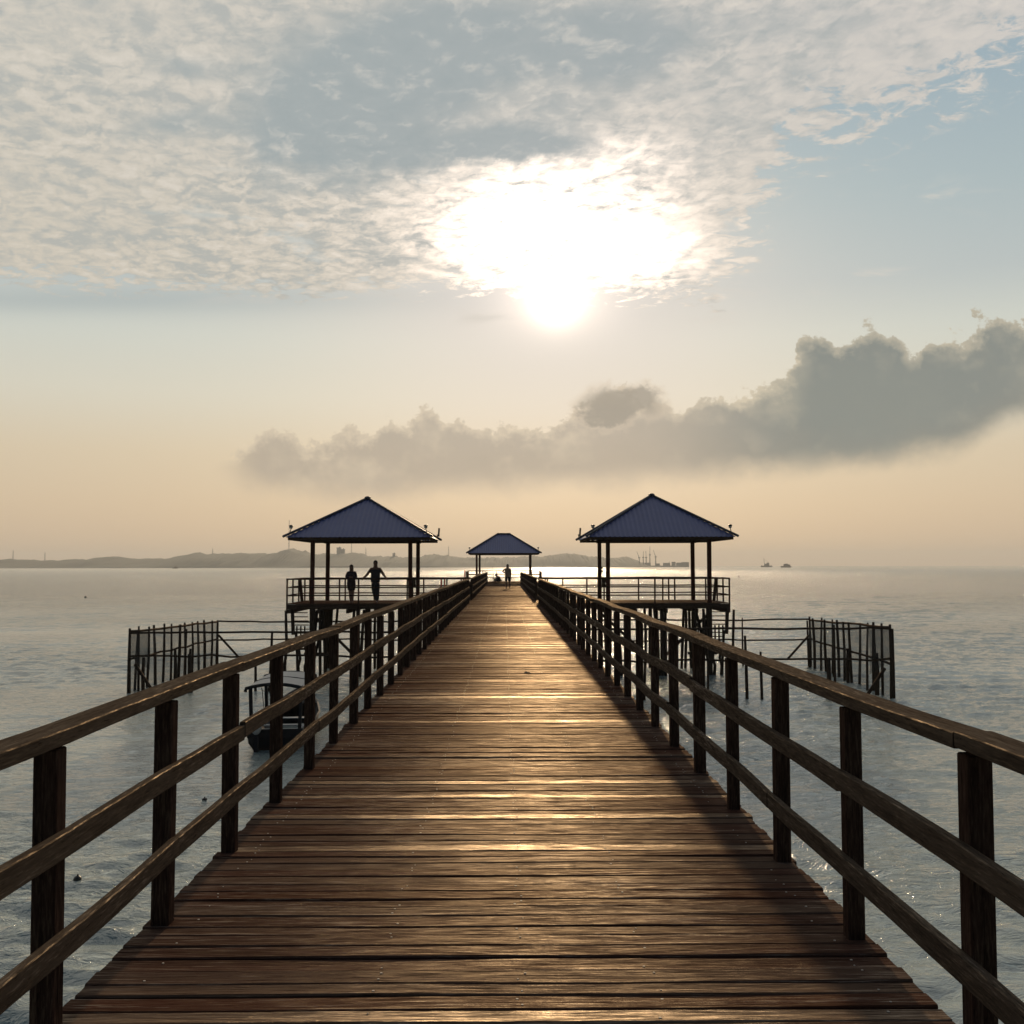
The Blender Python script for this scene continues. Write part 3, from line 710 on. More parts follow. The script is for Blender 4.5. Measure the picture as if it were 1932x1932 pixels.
def side_pavilion(sgn, XC, xin, xout, label, apex):
    e = empty('side_pavilion', (XC, 46.35, 0)); tag(e, label, 'pavilion', 'pavilions on the pier')
    hxr = 3.03 if sgn < 0 else 3.10
    F, B = -2.0, 2.1       # platform front/back in local y
    def P(x): return x-XC
    pw_ = 2.12 if sgn < 0 else 2.2
    # posts
    for sx in (-1, 1):
        for yl in (-1.9, 1.95):
            q = MB(); q.beam((sx*pw_, yl, -.02), (sx*pw_+rnd(-.02, .02), yl, 2.86), .17, .17, up=(0, 1, 0)); q.build('post', M['column'], e, bevel=.01)
    roof = roof_parts(e, hxr, 2.95, 2.86, apex, 0, .055)
    for yl in (-1.9, 1.95):
        q = MB(); q.box((0, yl, 2.74), (pw_*2+.3, .09, .14)); q.build('tie_beam', M['beam'], e)
    for sx in (-1, 1):
        q = MB(); q.box((sx*pw_, .02, 2.735), (.085, 3.75, .13)); q.build('tie_beam', M['beam'], e)
    for sx, sy in ((-1, -1), (1, -1), (sgn, 1)): lamp(e, sx*(hxr-.08), sy*2.87, 2.93, sx*-.6, 0)
    floodlight(e, -sgn*(hxr-.02), 2.9, 2.90)
    # platform deck
    q = MB(); xa, xb = sorted((P(xout), P(xin)))
    yv = F
    while yv < B:
        wdt = rnd(.13, .16); q.box(((xa+xb)/2+rnd(-.01, .01), yv+wdt/2, -.0175+rnd(-.003, .003)), (xb-xa, wdt, .035)); q.tone[-6:] = [R.random()]*6
        yv += wdt+rnd(.004, .01)
    q.build('platform_deck', M['deck'], e)
    for yl in (F+.06, .05, B-.06):
        q = MB(); q.box(((xa+xb)/2, yl, -.135-.01), (xb-xa+.03, .09, .20)); q.build('edge_beam', M['beam'], e)
    for xl in [xa+.1+k*(xb-xa-.2)/6 for k in range(7)]:
        q = MB(); q.box((xl, (F+B)/2, -.34), (.10, B-F+.1, .17)); q.build('joist', M['beam'], e)
    # railing of the platform
    def rail_run(p, q_, posts, top=1.05, skipmid=False, out=(0, 0)):
        p, q_ = Vector(p), Vector(q_)
        for hgt_, th in ((top, .055), (top*.66, .05), (top*.33, .05)):
            k = MB(); n_ = 8
            pts_ = [p.lerp(q_, i/n_)+Vector((0, 0, hgt_+rnd(-.010, .010))) for i in range(n_+1)]
            k.tube(pts_, th*.62, 6); k.build('rail', M['post'], e)
        for f in posts:
            c = p.lerp(q_, f); k = MB(); lo = -.42 if out != (0, 0) else 0
            k.beam((c.x+out[0], c.y+out[1], lo), (c.x+out[0]+rnd(-.01, .01), c.y+out[1], top+.01), .06, .06, up=(0, 1, 0)); k.build('rail_post', M['post'], e)
    inn, outr = P(xin), P(xout)
    L_ = inn-outr
    rail_run((outr, F-.03, 0), (inn, F-.03, 0), [0.004, .40, .70, .97], out=(0, -.03))
    rail_run((outr, B-.05, 0), (inn, B-.05, 0), [.0, .03, .21, .245, .28, .42, .62, .72, .86, .96])
    rail_run((outr, F, 0), (outr, B-.1, 0), [.33, .66])
    q = MB(); q.beam((outr-sgn*.16, .6, 0), (outr-sgn*.05, .6, 1.05), .13, .07, up=(0, 1, 0)); q.build('rail_post', M['post'], e)
    if sgn < 0:
        for xr_ in (-2.96, -2.80):
            q = MB(); q.beam((P(xr_), B-.10, .35), (P(xr_), B-.10, 1.06), .06, .06, up=(0, 1, 0)); tag(q.build('rail_post', M['redpost'], e), 'red painted rail post')
    # small bracket shelf by the inner post and switch box
    q = MB(); xi_ = -sgn*(pw_-.10)
    q.add([(xi_, 1.86, 1.02), (xi_+sgn*.42, 1.86, .98), (xi_+sgn*.34, 1.86, .88), (xi_+sgn*.16, 1.86, .80), (xi_+sgn*.20, 1.86, .62), (xi_, 1.86, .62),
           (xi_, 2.0, 1.02), (xi_+sgn*.42, 2.0, .98), (xi_+sgn*.34, 2.0, .88), (xi_+sgn*.16, 2.0, .80), (xi_+sgn*.20, 2.0, .62), (xi_, 2.0, .62)],
          [(0, 1, 2, 3, 4, 5), (11, 10, 9, 8, 7, 6)]+[(i, (i+1) % 6, (i+1) % 6+6, i+6) for i in range(6)])
    q.build('bracket', M['beam'], e)
    q = MB(); q.box((xi_+(.16 if sgn < 0 else -.02)*1, 1.86, 1.50), (.10, .12, .10)); q.box((xi_+(.14 if sgn < 0 else 0), 1.86, 1.36), (.08, .10, .12)); q.build('switch_box', M['lampmetal'], e)
    # piles: thick ones with thinner wooden poles lashed beside them
    for xl in (sgn*pw_, sgn*.15, -sgn*pw_, P(sgn*2.35)):
        for yl in (-1.75, 1.8):
            thickp = abs(abs(xl)-pw_) < .1
            q = MB(); q.beam((xl, yl, -.25), (xl+rnd(-.03, .03), yl, WATER-1), .22 if thickp else .15, .22 if thickp else .15, up=(0, 1, 0)); q.build('pile', M['pile'], e)
            for k in range(3 if thickp else 2):
                dx_ = rnd(.14, .34)*(1 if k % 2 else -1); lean = rnd(-.25, .25)
                if abs(xl) > 1: dx_ = abs(dx_)*(-1 if xl > 0 else 1)*(.9+k*.5)
                q = MB(); q.tube([(xl+dx_, yl+rnd(-.2, .2), -.28), (xl+dx_+lean*.5+rnd(-.05, .05), yl, -1.5), (xl+dx_+lean+rnd(-.05, .05), yl, WATER-.8)], [.06, .07, .065], 7)
                q.build('pile', M['pile'], e, True)
    for (xa_, za_, xb_, zb_, yl) in ((sgn*pw_, -.5, sgn*.2, -2.4, -1.6), (-sgn*.1, -2.5, -sgn*pw_, -.6, 1.7), (sgn*pw_, -2.5, sgn*(pw_-.5), -.4, -1.4)):
        q = MB(); q.beam((xa_, yl, za_), (xb_, yl, zb_), .05, .12); q.build('brace', M['pile'], e)
    q = MB(); q.box((sgn*(pw_-.25), -1.5, -2.2), (1.3, .1, .12)); q.build('brace', M['pile'], e)
    # stair down to the water at the outer end
    x_o, x_i = sgn*2.98, sgn*2.32
    st = empty('stair'); st.parent = e
    q = MB(); q.beam((x_o, -1.85, -.22), (x_o-sgn*.02, -1.7, -1.35), .13, .13, up=(0, 1, 0)); q.beam((x_o-sgn*.13, -1.7, -1.2), (x_o-sgn*.22, -1.6, WATER+.15), .09, .09, up=(0, 1, 0))
    q.build('stringer', M['pile'], st)
    q = MB(); q.tube([(x_o-sgn*.16, -1.6, -1.9), (x_o-sgn*.19, -1.6, -2.6), (x_o-sgn*.25, -1.6, WATER-.4)], [.05, .06, .08], 7); q.build('stringer', M['pile'], st, True)
    for k in range(9):
        z = -.40-k*.185; yl = -1.75+k*.12
        q = MB(); q.box(((x_o+x_i)/2-sgn*.05*(k > 4), yl, z), (abs(x_o-x_i)-.06, .16, .035)); q.build('tread', M['pile'], st)
    for k in range(3):
        q = MB(); q.beam((x_o-sgn*(.18+k*.17), -1.72, -.98), (x_o-sgn*(.18+k*.17), -1.72, -1.95), .055, .055, up=(0, 1, 0)); q.build('baluster', M['pile'], st)
    q = MB(); q.box(((x_o+x_i)/2-sgn*.03, -1.5, -1.98), (abs(x_o-x_i)-.02, .5, .06)); q.build('landing', M['pile'], st)
    for k in range(3):
        px_ = x_o+sgn*(.0 if k else .28)-sgn*.30*k
        q = MB(); q.tube([(px_, -1.85, -.3 if k == 0 else -1.9), (px_-sgn*.05, -1.8, -1.9 if k == 0 else -2.4), (px_+sgn*.04, -1.8, -2.7), (px_-sgn*.02, -1.8, WATER-.5)], [.055, .06, .07, .07], 7)
        q.build('pile', M['pile'], st, True)
    return e
side_pavilion(-1, -6.18, -1.62, -9.38, 'left pavilion on stilts with the couple under its blue hipped roof', 4.66)
side_pavilion(1, 6.70, 1.62, 9.76, 'right pavilion on stilts, its blue roof ending in a sharp peak', 4.78)

# end pavilion
def end_pavilion():
    e = empty('end_pavilion', (-.02, 98.4, 0)); tag(e, 'pavilion at the far end of the pier with a short flat ridge', 'pavilion', 'pavilions on the pier')
    for x, y_ in ((-2.55, -2.3), (2.5, -2.3), (-2.38, 2.2), (2.55, 2.2)):
        q = MB(); q.beam((x, y_, .1), (x, y_, 2.86), .19, .19, up=(0, 1, 0)); q.build('post', M['column'], e)
    roof_parts(e, 3.35, 3.1, 2.84, 4.66, .60, .085)
    for sx in (-1, 1): lamp(e, sx*3.25, -2.95, 2.93, -sx*.3, 0)
    for y_ in (-2.3, 2.2):
        q = MB(); q.box((0, y_, 2.73), (5.6, .1, .14)); q.build('tie_beam', M['beam'], e)
    q = MB(); yv = -3.75
    while yv < 3.0:
        q.box((0, yv+.07, .085+rnd(-.003, .003)), (7.2 if yv > -3.2 else 3.3, .14, .04)); q.tone[-6:] = [R.random()]*6; yv += .15
    q.build('platform_deck', M['deck'], e)
    q = MB(); q.box((0, -3.72, -.03), (3.3, .05, .18)); q.build('edge_beam', M['beam'], e)
    for y_ in (-3.1, 0, 2.9):
        q = MB(); q.box((0, y_, -.05), (7.2, .12, .22)); q.build('edge_beam', M['beam'], e)
    def run(p, q_, n_):
        p, q_ = Vector(p), Vector(q_)
        for h_ in (1.05, .7, .35):
            k = MB(); k.beam(p+Vector((0, 0, h_)), q_+Vector((0, 0, h_)), .05, .06); k.build('rail', M['post'], e)
        for i in range(n_+1):
            c = p.lerp(q_, i/n_); k = MB(); k.beam((c.x, c.y, 0), (c.x, c.y, 1.08), .06, .06, up=(0, 1, 0)); k.build('rail_post', M['post'], e)
    run((-3.5, 2.9, .1), (3.5, 2.9, .1), 5); run((-3.5, -3.1, .1), (-3.5, 2.9, .1), 4); run((3.5, -3.1, .1), (3.5, 2.9, .1), 4)
    run((-3.5, -3.1, .1), (-1.7, -3.1, .1), 2); run((1.7, -3.1, .1), (3.5, -3.1, .1), 2)
    q = MB(); q.beam((-3.62, -3.2, 0), (-3.62, -3.2, 1.22), .11, .11, up=(0, 1, 0)); tag(q.build('rail_post', M['redpost'], e), 'red painted corner post')
    for x in (-3.2, 0, 3.2):
        for y_ in (-2.8, 0, 2.7):
            q = MB(); q.tube([(x, y_, -.15), (x+rnd(-.1, .1), y_, WATER-1)], .12, 8); q.build('pile', M['pile'], e, True)
end_pavilion()

# ------------------------------------------------------------------ fish pens
def pen(c_near, c_far, x_in, ztn, ztf, label):
    sgn = 1 if c_near[0] > 0 else -1
    e = empty('net_pen', (c_near[0], c_near[1], WATER)); tag(e, label, 'fish pen', 'netted fish pens beside the pier')
    ox, oy = c_near
    def loc(x, y, z): return (x-ox, y-oy, z-WATER)
    def pole(name, pts, r, n_=6):
        r = [a*1.15 for a in r] if isinstance(r, list) else r*1.2
        k = MB(); k.tube([loc(*p) for p in pts], r, n_); k.build(name, M['pile'], e, True)
    def wob(p, q_, z0, z1, n_=9, a=.035):
        out = []
        for i in range(n_+1):
            f = i/n_; out.append((p[0]*(1-f)+q_[0]*f, p[1]*(1-f)+q_[1]*f+rnd(-.03, .03), z0*(1-f)+z1*f+rnd(-a, a)))
        return out
    def stake(x, y, zt, r=.045, lean=None):
        lx = rnd(-.10, .10) if lean is None else lean
        pole('stake', [(x+lx, y, zt), (x+lx*.5+rnd(-.03, .03), y, (zt+WATER)/2), (x+rnd(-.03, .03), y, WATER-.6)], [r*.75, r, r*1.05])
    # side wall
    ztop = lambda f: ztn*(1-f)+ztf*f
    zm = lambda f: -1.90
    pole('rail', wob(c_near, c_far, ztn-.05, ztf-.05, 10, .03), .040)
    pole('rail', wob(c_near, c_far, -1.92, -1.88, 10, .05), .035)
    N_ = 12
    for i in range(N_+1):
        f = i/N_; x = c_near[0]*(1-f)+c_far[0]*f; y = c_near[1]*(1-f)+c_far[1]*f
        stake(x, y, ztop(f)+rnd(.0, .12), .055 if i in (0, N_) else rnd(.042, .060), 0 if i in (0, N_) else None)
        if i in (0, 1, N_): stake(x+rnd(-.18, .18), y+.1, ztop(f)-.1, .045)
    for f in (.1, .42, .6, .95):
        x = c_near[0]*(1-f)+c_far[0]*f; y = c_near[1]*(1-f)+c_far[1]*f
        stake(x-sgn*.2, y-.2, ztop(f)-rnd(.9, 1.15), .062, 0)
    # front and back rails and their stakes
    for (cy, z0, z1) in ((c_near, ztn-.08, -1.76), (c_far, ztf-.05, -1.92)):
        pole('rail', wob(cy, (x_in, cy[1]), z0, z0, 16, .03), .036)
        pole('rail', wob(cy, (x_in, cy[1]), z1, z1-.05, 16, .045), .034)
    w_ = abs(c_near[0]-x_in)
    for f, zt, r in ((.17, ztn+.05, .04), (.19, -1.7, .075), (.39, ztn-.9, .045), (.43, -.9, .05), (.55, ztn, .035), (.74, ztn+.05, .04), (.88, -1.6, .07)):
        stake(c_near[0]-sgn*f*w_, c_near[1], zt, r)
    for f, zt, r in ((.27, ztf+.05, .035), (.44, ztf+.05, .04), (.60, ztf, .035), (.80, ztf, .04)):
        stake(c_far[0]-sgn*f*w_, c_far[1], zt, r)
    # corner braces
    pole('brace', [(c_near[0]-sgn*.1, c_near[1]+.3, -2.1), (c_near[0]-sgn*1.0, c_near[1]+.2, WATER-.2)], .05)
    pole('brace', [(c_far[0]-sgn*.1, c_far[1]-.2, -1.7), (c_far[0]-sgn*1.15, c_far[1]-.3, -2.8)], .045)
    # netting on the side wall, hung from the top rail, with sag
    q = MB(); vs = []; na, nb = 40, 10
    for i in range(na+1):
        f = i/na; x = c_near[0]*(1-f)+c_far[0]*f; y = c_near[1]*(1-f)+c_far[1]*f
        for k in range(nb+1):
            g_ = k/nb; z = (ztop(f)-.08)*(1-g_)+(WATER-.3)*g_
            vs.append(loc(x+mnoise.noise(Vector((y*.9, z*.7, 2)))*.12, y, z))
    q.add(vs, [(i*(nb+1)+k, (i+1)*(nb+1)+k, (i+1)*(nb+1)+k+1, i*(nb+1)+k+1) for i in range(na) for k in range(nb)])
    q.build('netting', M['net'], e)
    q = MB(); vs = []; na = 4
    for i in range(na+1):
        f = i/na; x = c_near[0]-sgn*f*.75
        for k in range(nb+1):
            g_ = k/nb; z = (ztn-.1)*(1-g_)+(-1.8-.5*f)*g_
            vs.append(loc(x, c_near[1]+.05+mnoise.noise(Vector((x*2, z, 2)))*.1, z))
    q.add(vs, [(i*(nb+1)+k, (i+1)*(nb+1)+k, (i+1)*(nb+1)+k+1, i*(nb+1)+k+1) for i in range(na) for k in range(nb)])
    q.build('netting', M['net'], e)
pen((-14.15, 39.0), (-13.9, 50.0), -1.9, -.80, -1.02, 'netted fish pen of thin poles left of the pier, behind the boat')
pen((13.82, 36.75), (14.52, 48.8), 1.9, -.57, -.92, 'netted fish pen of thin poles right of the pier')

# ------------------------------------------------------------------ boat
bt = tag(empty('moored_boat', (-5.98, 26.9, WATER), rad(4)), 'dark open boat with a pale canopy moored left of the pier', 'boat')
Lb = 5.6
st = []  # (y, half beam, gunwale z, keel z)
for f, hb, gz, kz in ((0, .70, .50, -.18), (.15, .78, .47, -.22), (.35, .82, .46, -.24), (.6, .80, .50, -.22), (.8, .62, .62, -.12), (.92, .38, .78, .08), (1.0, .10, .92, .45)):
    st.append((f*Lb, hb, gz, kz))
def hull_sec(s_, inset):
    y_, hb, gz, kz = s_; hb -= inset; kz += inset*1.6
    return [(-hb, y_, gz), (-hb*.93, y_, gz*.45+kz*.3), (-hb*.60, y_, kz*.8), (0, y_, kz), (hb*.60, y_, kz*.8), (hb*.93, y_, gz*.45+kz*.3), (hb, y_, gz)]
q = MB(); vs = [p for s_ in st for p in hull_sec(s_, 0)]; n7 = 7
q.add(vs, [(i*7+k, i*7+k+1, (i+1)*7+k+1, (i+1)*7+k) for i in range(6) for k in range(6)]+[tuple(range(7)), tuple(42+k for k in range(7))])
hull = q.build('hull', M['hull'], bt, True)
q = MB(); vs = [p for s_ in st[:-1] for p in hull_sec(s_, .05)]
q.add(vs, [(i*7+k, i*7+k+1, (i+1)*7+k+1, (i+1)*7+k) for i in range(5) for k in range(6)]); q.build('inner_lining', M['hullin'], bt, True)
for sx in (-1, 1):
    q = MB(); q.tube([(sx*s_[1], s_[0], s_[2]+.01) for s_ in st], .032, 6); q.build('gunwale', M['hullin'], bt)
q = MB(); q.box((0, .02, .42), (1.38, .05, .22)); q.build('transom', M['hull'], bt)
for yb2, zb2, wb in ((.75, .40, 1.42), (1.7, .38, 1.5), (2.9, .40, 1.5)):
    q = MB(); q.box((0, yb2, zb2), (wb, .22, .03)); q.build('bench', M['boatwood'], bt)
for sx in (-1, 1):
    q = MB(); q.beam((sx*.60, .6, .44), (sx*.66, 3.0, .43), .05, .03); q.build('side_plank', M['boatwood'], bt)
q = MB(); q.add([(-.60, 4.45, .62), (.60, 4.45, .62), (.34, 5.15, .80), (-.34, 5.15, .80), (0, 5.58, .92), (-.60, 4.45, .57), (.60, 4.45, .57), (.34, 5.15, .75), (-.34, 5.15, .75), (0, 5.58, .88)],
              [(0, 1, 2, 3), (3, 2, 4), (5, 8, 7, 6), (8, 9, 7), (0, 5, 6, 1), (1, 6, 7, 2), (2, 7, 9, 4), (4, 9, 8, 3), (3, 8, 5, 0)]); q.build('foredeck', M['hull'], bt)
cz0 = 1.62
for sx in (-1, 1):
    for yb2 in (.25, 2.75):
        q = MB(); q.beam((sx*.62, yb2, .46), (sx*.66, yb2, cz0), .085, .085, up=(0, 1, 0)); q.build('canopy_post', M['hull'], bt)
def cz(x): return cz0+.10*(1-(x/.72)**2)
q = MB(); vs = []; NC = 12
for lay in (0, -.02):
    for j in range(9):
        yv = .0+3.0*j/8
        for i in range(NC+1):
            x = -.72+1.44*i/NC; vs.append((x, yv, cz(x)+lay+math.sin(j*2.1+i)*.006-(abs(x) > .69)*.02))
w2 = NC+1; lay = 9*w2
fs = [(j*w2+i, j*w2+i+1, (j+1)*w2+i+1, (j+1)*w2+i) for j in range(8) for i in range(NC)]
fs += [tuple(lay+k for k in f[::-1]) for f in fs]
fs += [(i, i+1, lay+i+1, lay+i) for i in range(NC)]+[(8*w2+i, 8*w2+i+1, lay+8*w2+i+1, lay+8*w2+i) for i in range(NC)]
q.add(vs, fs); can = q.build('canopy', M['canopy'], bt)
for yb2 in (-.02, 1.5, 3.02):
    q = MB(); q.tube([(-.74, yb2, cz0-.12)]+[(-.72+1.44*i/10, yb2, cz(-.72+1.44*i/10)-.03) for i in range(11)]+[(.74, yb2, cz0-.12)], .048, 6); q.build('hoop', M['hull'], can)
q = MB(); q.tube([(-.35, .1, cz0-.02), (-.33, .1, cz0-.1), (-.25, .1, cz0-.13), (-.2, .1, cz0-.03), (-.12, .1, cz0-.2), (-.06, .1, cz0-.03)], .010, 5)
q.tube([(-.34, .1, cz0-.03), (-.30, .1, cz0-.4), (-.24, .15, .62)], .010, 5); q.build('rope', M['rope'], bt)
om = empty('outboard_motor'); om.parent = bt
q = MB(); q.ball((-.42, -.22, .62), .17, 10, 8, sz=(.8, 1.1, 1.15)); q.build('cowl', M['motor'], om, True)
q = MB(); q.beam((-.42, -.20, .5), (-.42, -.18, -.35), .10, .14, up=(0, 1, 0)); q.beam((-.42, -.03, .48), (-.42, -.2, .44), .16, .1); q.build('shaft', M['hull'], om)
q = MB(); q.tube([(-.42, -.1, .66), (-.38, .35, .72)], .018, 6); q.build('tiller', M['hull'], om)
for (x, z, mname) in ((.62, .16, 'redpost'), (.74, .27, 'motor')):
    q = MB(); q.ball((x*.9, -.03, z), .03, 7, 5); q.build('reflector', M[mname], bt)

# ------------------------------------------------------------------ buoys and floats
def buoy(px, py, r, label, flat=1.0):
    X, Y, Z = ray(px, py); t_ = (WATER-EYE)/Z
    e = empty('buoy', (X*t_, Y*t_, WATER)); tag(e, label, 'buoy', 'floats on the water')
    q = MB(); q.ball((0, 0, r*.35*flat), r, 12, 9, sz=(1, 1, flat)); q.build('float', M['buoy'], e, True)
    q = MB(); q.tube([(0, 0, r*(.35*flat+flat)-.01), (.004, 0, r*1.35*flat+.02)], r*.22, 6); q.build('cap', M['buoy'], e)
buoy(145, 1661, .062, 'black ball buoy nearest the camera, seen between the two nearest left posts')
buoy(385, 1508, .055, 'small flat dark float left of the pier, nearer than the boat', .55)
buoy(503, 1091.5, .20, 'small round far buoy left of the left pavilion')
buoy(161, 1126, .18, 'small round far buoy at the far left of the sea')
X, Y, Z = ray(1394, 1092); t_ = (WATER-EYE)/Z
e = tag(empty('marker_stake', (X*t_, Y*t_, WATER)), 'thin marker stake with a rag flag right of the right pavilion', 'marker stake')
q = MB(); q.tube([(0, 0, -1), (.05, 0, 1.1)], .05, 6); q.build('stake', M['pile'], e)
q = MB(); q.beam((.05, 0, .95), (-.30, 0, .70), .04, .26); q.build('flag', M['pile'], e)

# ------------------------------------------------------------------ people
def skinned(name, verts, edges, root, m_, parent=None, sub=1):
    me = bpy.data.meshes.new(name); me.from_pydata([q[:3] for q in verts], edges, [])
    o = bpy.data.objects.new(name+'_tmp', me); COL.objects.link(o)
    md = o.modifiers.new('s', 'SKIN'); md.use_smooth_shade = True
    for i, q_ in enumerate(verts):
        sv = me.skin_vertices[0].data[i]; r = q_[3]; r = r if isinstance(r, tuple) else (r, r)
        sv.radius = (r[0]*1.2, r[1]*1.2); sv.use_root = (i == root)
    sb = o.modifiers.new('d', 'SUBSURF'); sb.levels = sub; sb.render_levels = sub
    bpy.context.view_layer.update()
    dg = bpy.context.evaluated_depsgraph_get()
    me2 = bpy.data.meshes.new_from_object(o.evaluated_get(dg)); me2.name = name
    me2.materials.clear(); me2.materials.append(m_)
    bpy.data.objects.remove(o)
    o2 = bpy.data.objects.new(name, me2); COL.objects.link(o2)
    if parent: o2.parent = parent
    return o2
def chain(*ids): return [(a, b_) for a, b_ in zip(ids, ids[1:])]
def figure(loc, rz, label, J, h, clothes, hair=None, longhair=False):
    """J: joints in metres; facing -y before rotation"""
    e = empty('person', loc, rz); tag(e, label, 'person')
    k = h/1.75
    V_, E_ = [], []
    def add(p, r, frm=None):
        V_.append((p[0], p[1], p[2], r)); i = len(V_)-1
        if frm is not None: E_.append((frm, i))
        return i
    pel = add(J['pelvis'], (.135*k, .10*k)); 
    wst = add(J['waist'], (.12*k, .085*k), pel); chs = add(J['chest'], (.14*k, .095*k), wst); nb = add(J['neckb'], (.10*k, .075*k), chs)
    nk = add(J['neck'], .074*k, nb); hd = add(J['jaw'], (.084*k, .085*k), nk); h2 = add(J['brow'], (.060*k, .065*k), hd)
    nose = Vector(J['brow'])*.55+Vector(J['jaw'])*.45+Vector(J.get('facing', (0, -1, 0)))*.105*k
    add(tuple(nose), .012*k, h2)
    for s_ in 'LR':
        sh = add(J['sh'+s_], .066*k, chs); el_ = add(J['el'+s_], .050*k, sh); wr_ = add(J['wr'+s_], .034*k, el_)
        d = Vector(J['wr'+s_])-Vector(J['el'+s_]); d.normalize(); sd_ = d.cross(Vector((0, -1, .3))).normalized()
        pm = add(tuple(Vector(J['wr'+s_])+d*.06*k), (.034*k, .018*k), wr_)
        for fi in range(4):
            o_ = sd_*((fi-1.5)*.020*k); ln = (.062, .075, .07, .055)[fi]*k
            a = add(tuple(Vector(J['wr'+s_])+d*.095*k+o_), .009*k, pm); a = add(tuple(Vector(J['wr'+s_])+d*(.095*k+ln*.6)+o_+Vector((0, 0, -.01*k))), .008*k, a)
            add(tuple(Vector(J['wr'+s_])+d*(.095*k+ln)+o_+Vector((0, 0, -.028*k))), .007*k, a)
        a = add(tuple(Vector(J['wr'+s_])+d*.05*k+sd_*.040*k*(1 if s_ == 'L' else -1)), .011*k, pm)
        add(tuple(Vector(J['wr'+s_])+d*.09*k+sd_*.055*k*(1 if s_ == 'L' else -1)), .009*k, a)
        hp = add(J['hip'+s_], .092*k, pel); kn = add(J['kn'+s_], .058*k, hp); cf = add(tuple(Vector(J['kn'+s_]).lerp(Vector(J['an'+s_]), .3)), .056*k, kn); an = add(J['an'+s_], .037*k, cf)
        hl = Vector(J['an'+s_])+Vector((0, .02, -.045))*k
        fx = Vector(J.get('toe'+s_, (0, -1, 0)))
        t1 = add(tuple(Vector(J['an'+s_])+fx*.09*k+Vector((0, 0, -.050))*k), (.040*k, .026*k), an); add(tuple(Vector(J['an'+s_])+fx*.17*k+Vector((0, 0, -.06))*k), (.036*k, .018*k), t1)
    body = skinned('body', V_, E_, 0, M['skin'], e, 2)
    for nm, m_, vv, ee in clothes(J, k): skinned(nm, vv, ee, 0, m_, e, 1)
    br, cr, jw = Vector(J['brow']), Vector(J['crown']), Vector(J['jaw']); fc = Vector(J.get('facing', (0, -1, 0)))
    hc = br*.72+jw*.28+Vector((0, 0, .012*k))
    hm_ = MB(); hm_.ball(tuple(hc), .098*k, 14, 10, sz=(.86, 1.0, 1.22))
    bm = bmesh.new(); bm.from_mesh(body.data)
    hv = [bm.verts.new(p) for p in hm_.v]
    for f in hm_.f: bm.faces.new([hv[i] for i in f]).smooth = True
    bm.to_mesh(body.data); bm.free()
    q = MB(); q.ball(tuple(hc-fc*.016*k+Vector((0, 0, .022*k))), .104*k, 14, 10, sz=(.92, 1.0, 1.12))
    if longhair:
        q.ball(tuple(jw-fc*.055*k), .10*k, 12, 8, sz=(1.0, .8, 1.1)); q.ball(tuple(Vector(J['neckb'])-fc*.085*k), .10*k, 12, 8, sz=(1.0, .55, 1.4))
    q.build('hair', M['hair'], e, True)
    return e
def P3(*a): return tuple(a)
def shirt(J, k, m_, nm, long=False, low=.0):
    V_ = [(*J['waist'], (.178*k, .135*k)), (*J['chest'], (.200*k, .148*k)), (*(Vector(J['neckb'])-Vector((0, 0, .03*k))), (.125*k, .095*k)), (*(Vector(J['pelvis'])-Vector((0, 0, low))), (.192*k, .148*k))]
    E_ = [(0, 1), (1, 2), (0, 3)]
    for s_ in 'LR':
        a = len(V_); V_.append((*J['sh'+s_], .082*k)); E_.append((1, a))
        V_.append((*Vector(J['sh'+s_]).lerp(Vector(J['el'+s_]), .72 if not long else 1.0), .065*k)); E_.append((a, a+1))
        if long: V_.append((*Vector(J['el'+s_]).lerp(Vector(J['wr'+s_]), .92), .048*k)); E_.append((a+1, a+2))
    return (nm, m_, V_, E_)
def trousers(J, k, m_, to=.96):
    V_ = [(*J['pelvis'], (.185*k, .138*k)), (*Vector(J['pelvis']).lerp(Vector(J['waist']), .6), (.145*k, .108*k))]; E_ = [(0, 1)]
    for s_ in 'LR':
        a = len(V_); V_ += [(*J['hip'+s_], .108*k), (*J['kn'+s_], .080*k)]; E_ += [(0, a), (a, a+1)]
        if to > 0: V_.append((*Vector(J['kn'+s_]).lerp(Vector(J['an'+s_]), to), .060*k)); E_.append((a+1, a+2))
    return ('trousers', m_, V_, E_)
# man leaning on the rail with both arms spread to it
J = dict(pelvis=(0, -.02, .98), waist=(0, .02, 1.16), chest=(0, .03, 1.38), neckb=(0, .03, 1.53), neck=(0, .02, 1.59), jaw=(0, 0, 1.655), brow=(0, -.005, 1.735), crown=(0, 0, 1.80),
         shL=(-.20, .03, 1.47), elL=(-.34, 0, 1.26), wrL=(-.47, -.24, 1.11), shR=(.20, .03, 1.47), elR=(.34, 0, 1.26), wrR=(.49, -.24, 1.11),
         hipL=(-.09, -.01, .93), knL=(-.07, .05, .50), anL=(.05, .16, .085), hipR=(.09, -.01, .93), knR=(.09, .02, .50), anR=(.09, -.02, .085))
pm_ = at(708, 1100, 44.72)
figure((pm_.x, 44.72, 0), 0, 'man with arms spread along the rail and ankles crossed, under the left roof', J, 1.82, lambda J, k: [shirt(J, k, M['darkcloth'], 'shirt', False, .10), trousers(J, k, M['trouser'])])
